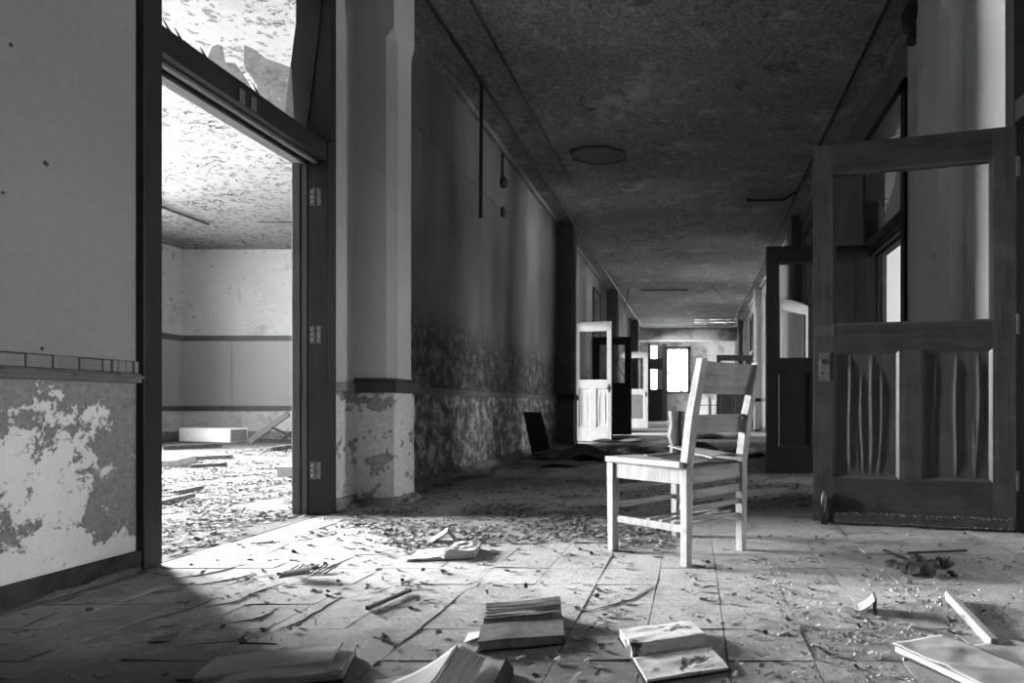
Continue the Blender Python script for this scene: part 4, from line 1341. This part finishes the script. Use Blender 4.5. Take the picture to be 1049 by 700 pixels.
protos = []
for i in range(10):
    rr = random.Random(500 + i)
    mb = MB()
    L, w = rr.uniform(0.02, 0.045), rr.uniform(0.010, 0.022)
    th = 0.0015
    e1, e2 = rr.uniform(0.001, 0.010), rr.uniform(0.001, 0.010)
    mb.slab(lambda u, v: ((u - .5) * L * (1 - 0.3 * abs(2 * v - 1)), (v - .5) * w * (1 - 0.3 * abs(2 * u - 1)), 0.003 + (e1 * (1 - 2 * u) ** 2 if u < .5 else e2 * (2 * u - 1) ** 2)), th, 2, 2)
    protos.append(mb.mesh('paint_chip', m_flake if i < 6 else m_flake_dark))

KEEP_CLEAR = [(-0.487, 1.735, 0.17), (-0.06, 1.585, 0.18), (-1.06, 2.63, 0.16), (-1.17, 2.92, 0.08), (-0.56, 1.36, 0.20), (-0.98, 1.46, 0.17),
              (0.72, 1.49, 0.20), (0.86, 1.8, 0.05), (0.86, 2.0, 0.05), (0.85, 2.4, 0.12), (0.58, 2.02, 0.06)]


def clear(x, y):
    return all((x - a) ** 2 + (y - b) ** 2 > r * r for a, b, r in KEEP_CLEAR)


def dens(x, y):
    """how thick the litter lies at a floor point"""
    k = noise.noise((x * 2.1, y * 2.1, 4.0)) + 0.5 * noise.noise((x * 5, y * 5, 9.0))
    d = 0.05
    if x < XL:                                       # classroom
        d = 1.0 if y < 7 else 0.5
        if x > -3.0 and y < 3.3:
            d = 0.5
    elif 2.75 < y < 3.9 and -1.95 < x < -0.1:        # band before the pilaster
        d = 0.95
    elif 2.45 < y < 2.9 and -1.6 < x < -0.35:
        d = 0.30
    elif 3.6 <= y < 6.5:
        d = 0.35
    elif y >= 6.5:
        d = 0.2
    elif x > 0.4 and y < 2.6:
        d = 0.12
    elif x < -1.0 and y < 2.4:
        d = 0.05
    elif y < 2.3:
        d = 0.06
    return max(0.0, d * (0.55 + 1.5 * k))

rf = random.Random(21)
lit = MB()
dark = MB()
cnt = 0
for _ in range(170000):
    z = rf.random()
    if z < 0.55:
        x, y = rf.uniform(-6.5, XL - 0.02), rf.uniform(2.6, 9.5)
        if x > XL - TH - 0.05 and not (2.52 < y < 3.57):
            continue
        if x / y < -1.16 or x / y > -0.60:
            continue
    else:
        x, y = rf.uniform(XL + 0.05, XR - 0.1), 1.4 + (rf.random() ** 1.5) * 8
    if rf.random() > dens(x, y) or not clear(x, y):
        continue
    big = 1.0 + 0.10 * max(0, y - 2.5)
    L = rf.uniform(0.012, 0.04) * big * (1.25 if x < XL else 1.0)
    rz = rf.gauss(0.1, 0.9)
    t = lit if rf.random() < (0.45 if x < XL else 0.7) else dark  # extra dark chips in the classroom stand in for shadowed gaps
    flake_geom(t, x, y, 0.002 + rf.random() * 0.006, L, L * rf.uniform(0.3, 0.65), rz, rf.uniform(0.003, 0.014), rf)
    cnt += 1
tag(lit.build('paint_litter', m_flake), 'dense litter of pale paint chips over the classroom and corridor floors', 'litter', kind='stuff')
tag(dark.build('paint_litter', m_flake_dark), 'scattered darker paint chips, also standing in for shaded gaps in the litter', 'litter', kind='stuff')

spots = []
while len(spots) < 280:
    if rf.random() < 0.45:
        x, y = rf.uniform(-1.9, -0.1), rf.uniform(2.5, 3.7)
    else:
        x, y = rf.uniform(-1.7, 1.2), rf.uniform(1.5, 3.3)
    if x < -0.9 and y < 1.9 and rf.random() < 0.7:
        continue
    if clear(x, y):
        spots.append((x, y))
clusters = [fl(627, 628), fl(622, 632), fl(634, 633), fl(390, 655), fl(398, 652), fl(396, 658), fl(403, 661), fl(255, 651), fl(268, 649), fl(308, 642), fl(247, 659),
            fl(636, 626), fl(618, 637), fl(640, 620), fl(806, 605), fl(800, 603), fl(609, 612), fl(615, 607)]
for x, y in clusters + spots:
    o = bpy.data.objects.new('paint_chip', protos[rf.randrange(10)])
    C.objects.link(o)
    o.location = (x + rf.uniform(-.01, .01), y + rf.uniform(-.01, .01), 0.0)
    k = rf.uniform(0.6, 1.15)
    o.scale = (k, k, k)
    o.rotation_euler = (0, 0, rf.uniform(-0.8, 0.8))
    tag(o, 'single curled paint chip lying loose on the bare corridor tiles', 'paint chip', 'loose paint chips on the tiles')

# grit on the tiles
gm = MB()
for _ in range(15000):
    if rf.random() < 0.5:
        x, y = rf.uniform(0.25, 1.5), rf.uniform(1.4, 2.6)
        if rf.random() > 0.35 + noise.noise((x * 3, y * 3, 2)) * 1.2:
            continue
    else:
        x, y = rf.uniform(XL + 0.05, XR - 0.05), rf.uniform(1.35, 4.5)
        if rf.random() > 0.3 + noise.noise((x * 2, y * 2, 6)):
            continue
    r = rf.uniform(0.0012, 0.0045) if rf.random() < 0.93 else rf.uniform(0.005, 0.009)
    n = len(gm.v)
    a = rf.uniform(0, PI)
    for k in range(3):
        gm.v.append((x + r * math.cos(a + k * 2.1), y + r * math.sin(a + k * 2.1), 0.0))
    gm.v.append((x, y, r * rf.uniform(0.7, 1.4)))
    gm.f += [(n, n + 1, n + 3), (n + 1, n + 2, n + 3), (n + 2, n, n + 3)]
tag(gm.build('plaster_grit', m_grit), 'fine plaster grit and dust crumbs over the tiles', 'grit', kind='stuff')

# heaped dust along the walls and under the pilaster
def heap(name, pts, w, h, seed, mat, label):
    m = MB()
    n = 26
    def f(u, v):
        t = u * (len(pts) - 1)
        i = min(int(t), len(pts) - 2)
        a, b = Vector((*pts[i], 0)), Vector((*pts[i + 1], 0))
        p = a.lerp(b, t - i)
        d = (b - a).normalized()
        nn = Vector((d.y, -d.x, 0))
        hh = h * (1 - v) ** 2.2 * (0.6 + 0.8 * noise.noise((u * 14 + seed, v * 4, 0)) + 0.35 * noise.noise((u * 60, v * 14, seed)))
        ww = w * (0.75 + 0.5 * noise.noise((u * 6, seed, 2)))
        q = p + nn * v * ww
        return (q.x, q.y, max(hh, 0.0) + 0.0005)
    m.grid(f, 160, 14)
    return tag(m.build(name, mat), label, 'dust', kind='stuff')
heap('dust_heap', [(XL + 0.0, 2.38), (XL + 0.0, 0.6)][::-1], 0.10, 0.05, 3, m_dust, 'dust gathered along the near left baseboard')
heap('dust_heap', [(XL, 3.69), (XL, 3.92), (XL + 0.26, 3.92), (XL + 0.27, 4.22)], 0.13, 0.07, 5, m_dust, 'dust heaped around the foot of the left pilaster')
heap('dust_heap', [(XL, 4.22), (XL, 9.7)], 0.30, 0.11, 8, m_dust, 'dust drift along the foot of the mouldy left wall')

# peeling paint hanging from the ceilings
pk = MB()
for _ in range(15000):
    x, y = rf.uniform(-9.4, XL - TH - 0.1), 2.6 + rf.random() ** 1.2 * 8.7
    if x / y < -1.35 or x / y > -0.62:
        continue
    q = noise.noise((x * 0.9, y * 1.1, 3)) + 0.5 * noise.noise((x * 3, y * 3, 8))
    if rf.random() > 0.40 + q * 1.3:
        continue
    L = rf.uniform(0.012, 0.045) * (0.7 + 0.1 * y)
    flake_geom(pk, x, y, CEIL - 0.001, L, L * rf.uniform(0.2, 0.5), rf.gauss(0.15, 0.5), rf.uniform(0.006, 0.022), rf, tilt=-0.0001)
tag(pk.build('peeling_paint', m_flake_dark), 'curls of paint peeling from the bright classroom ceiling', 'peeling paint', kind='stuff')
pk = MB()
for _ in range(5200):
    x, y = rf.uniform(XL + 0.1, XR - 0.1), 2.2 + rf.random() ** 1.3 * 18
    q = noise.noise((x * 1.3, y * 1.3, 5)) + 0.5 * noise.noise((x * 3, y * 3, 1))
    if rf.random() > 0.35 + q * 1.6:
        continue
    L = rf.uniform(0.015, 0.07)
    flake_geom(pk, x, y, CEIL - 0.001, L, L * rf.uniform(0.3, 0.7), rf.uniform(0, PI), rf.uniform(0.006, 0.03), rf, tilt=-0.0001)
tag(pk.build('peeling_paint', m_ceiling), 'curls of paint peeling from the dark corridor ceiling', 'peeling paint', kind='stuff')
print('flakes', cnt, 'tiles', single)
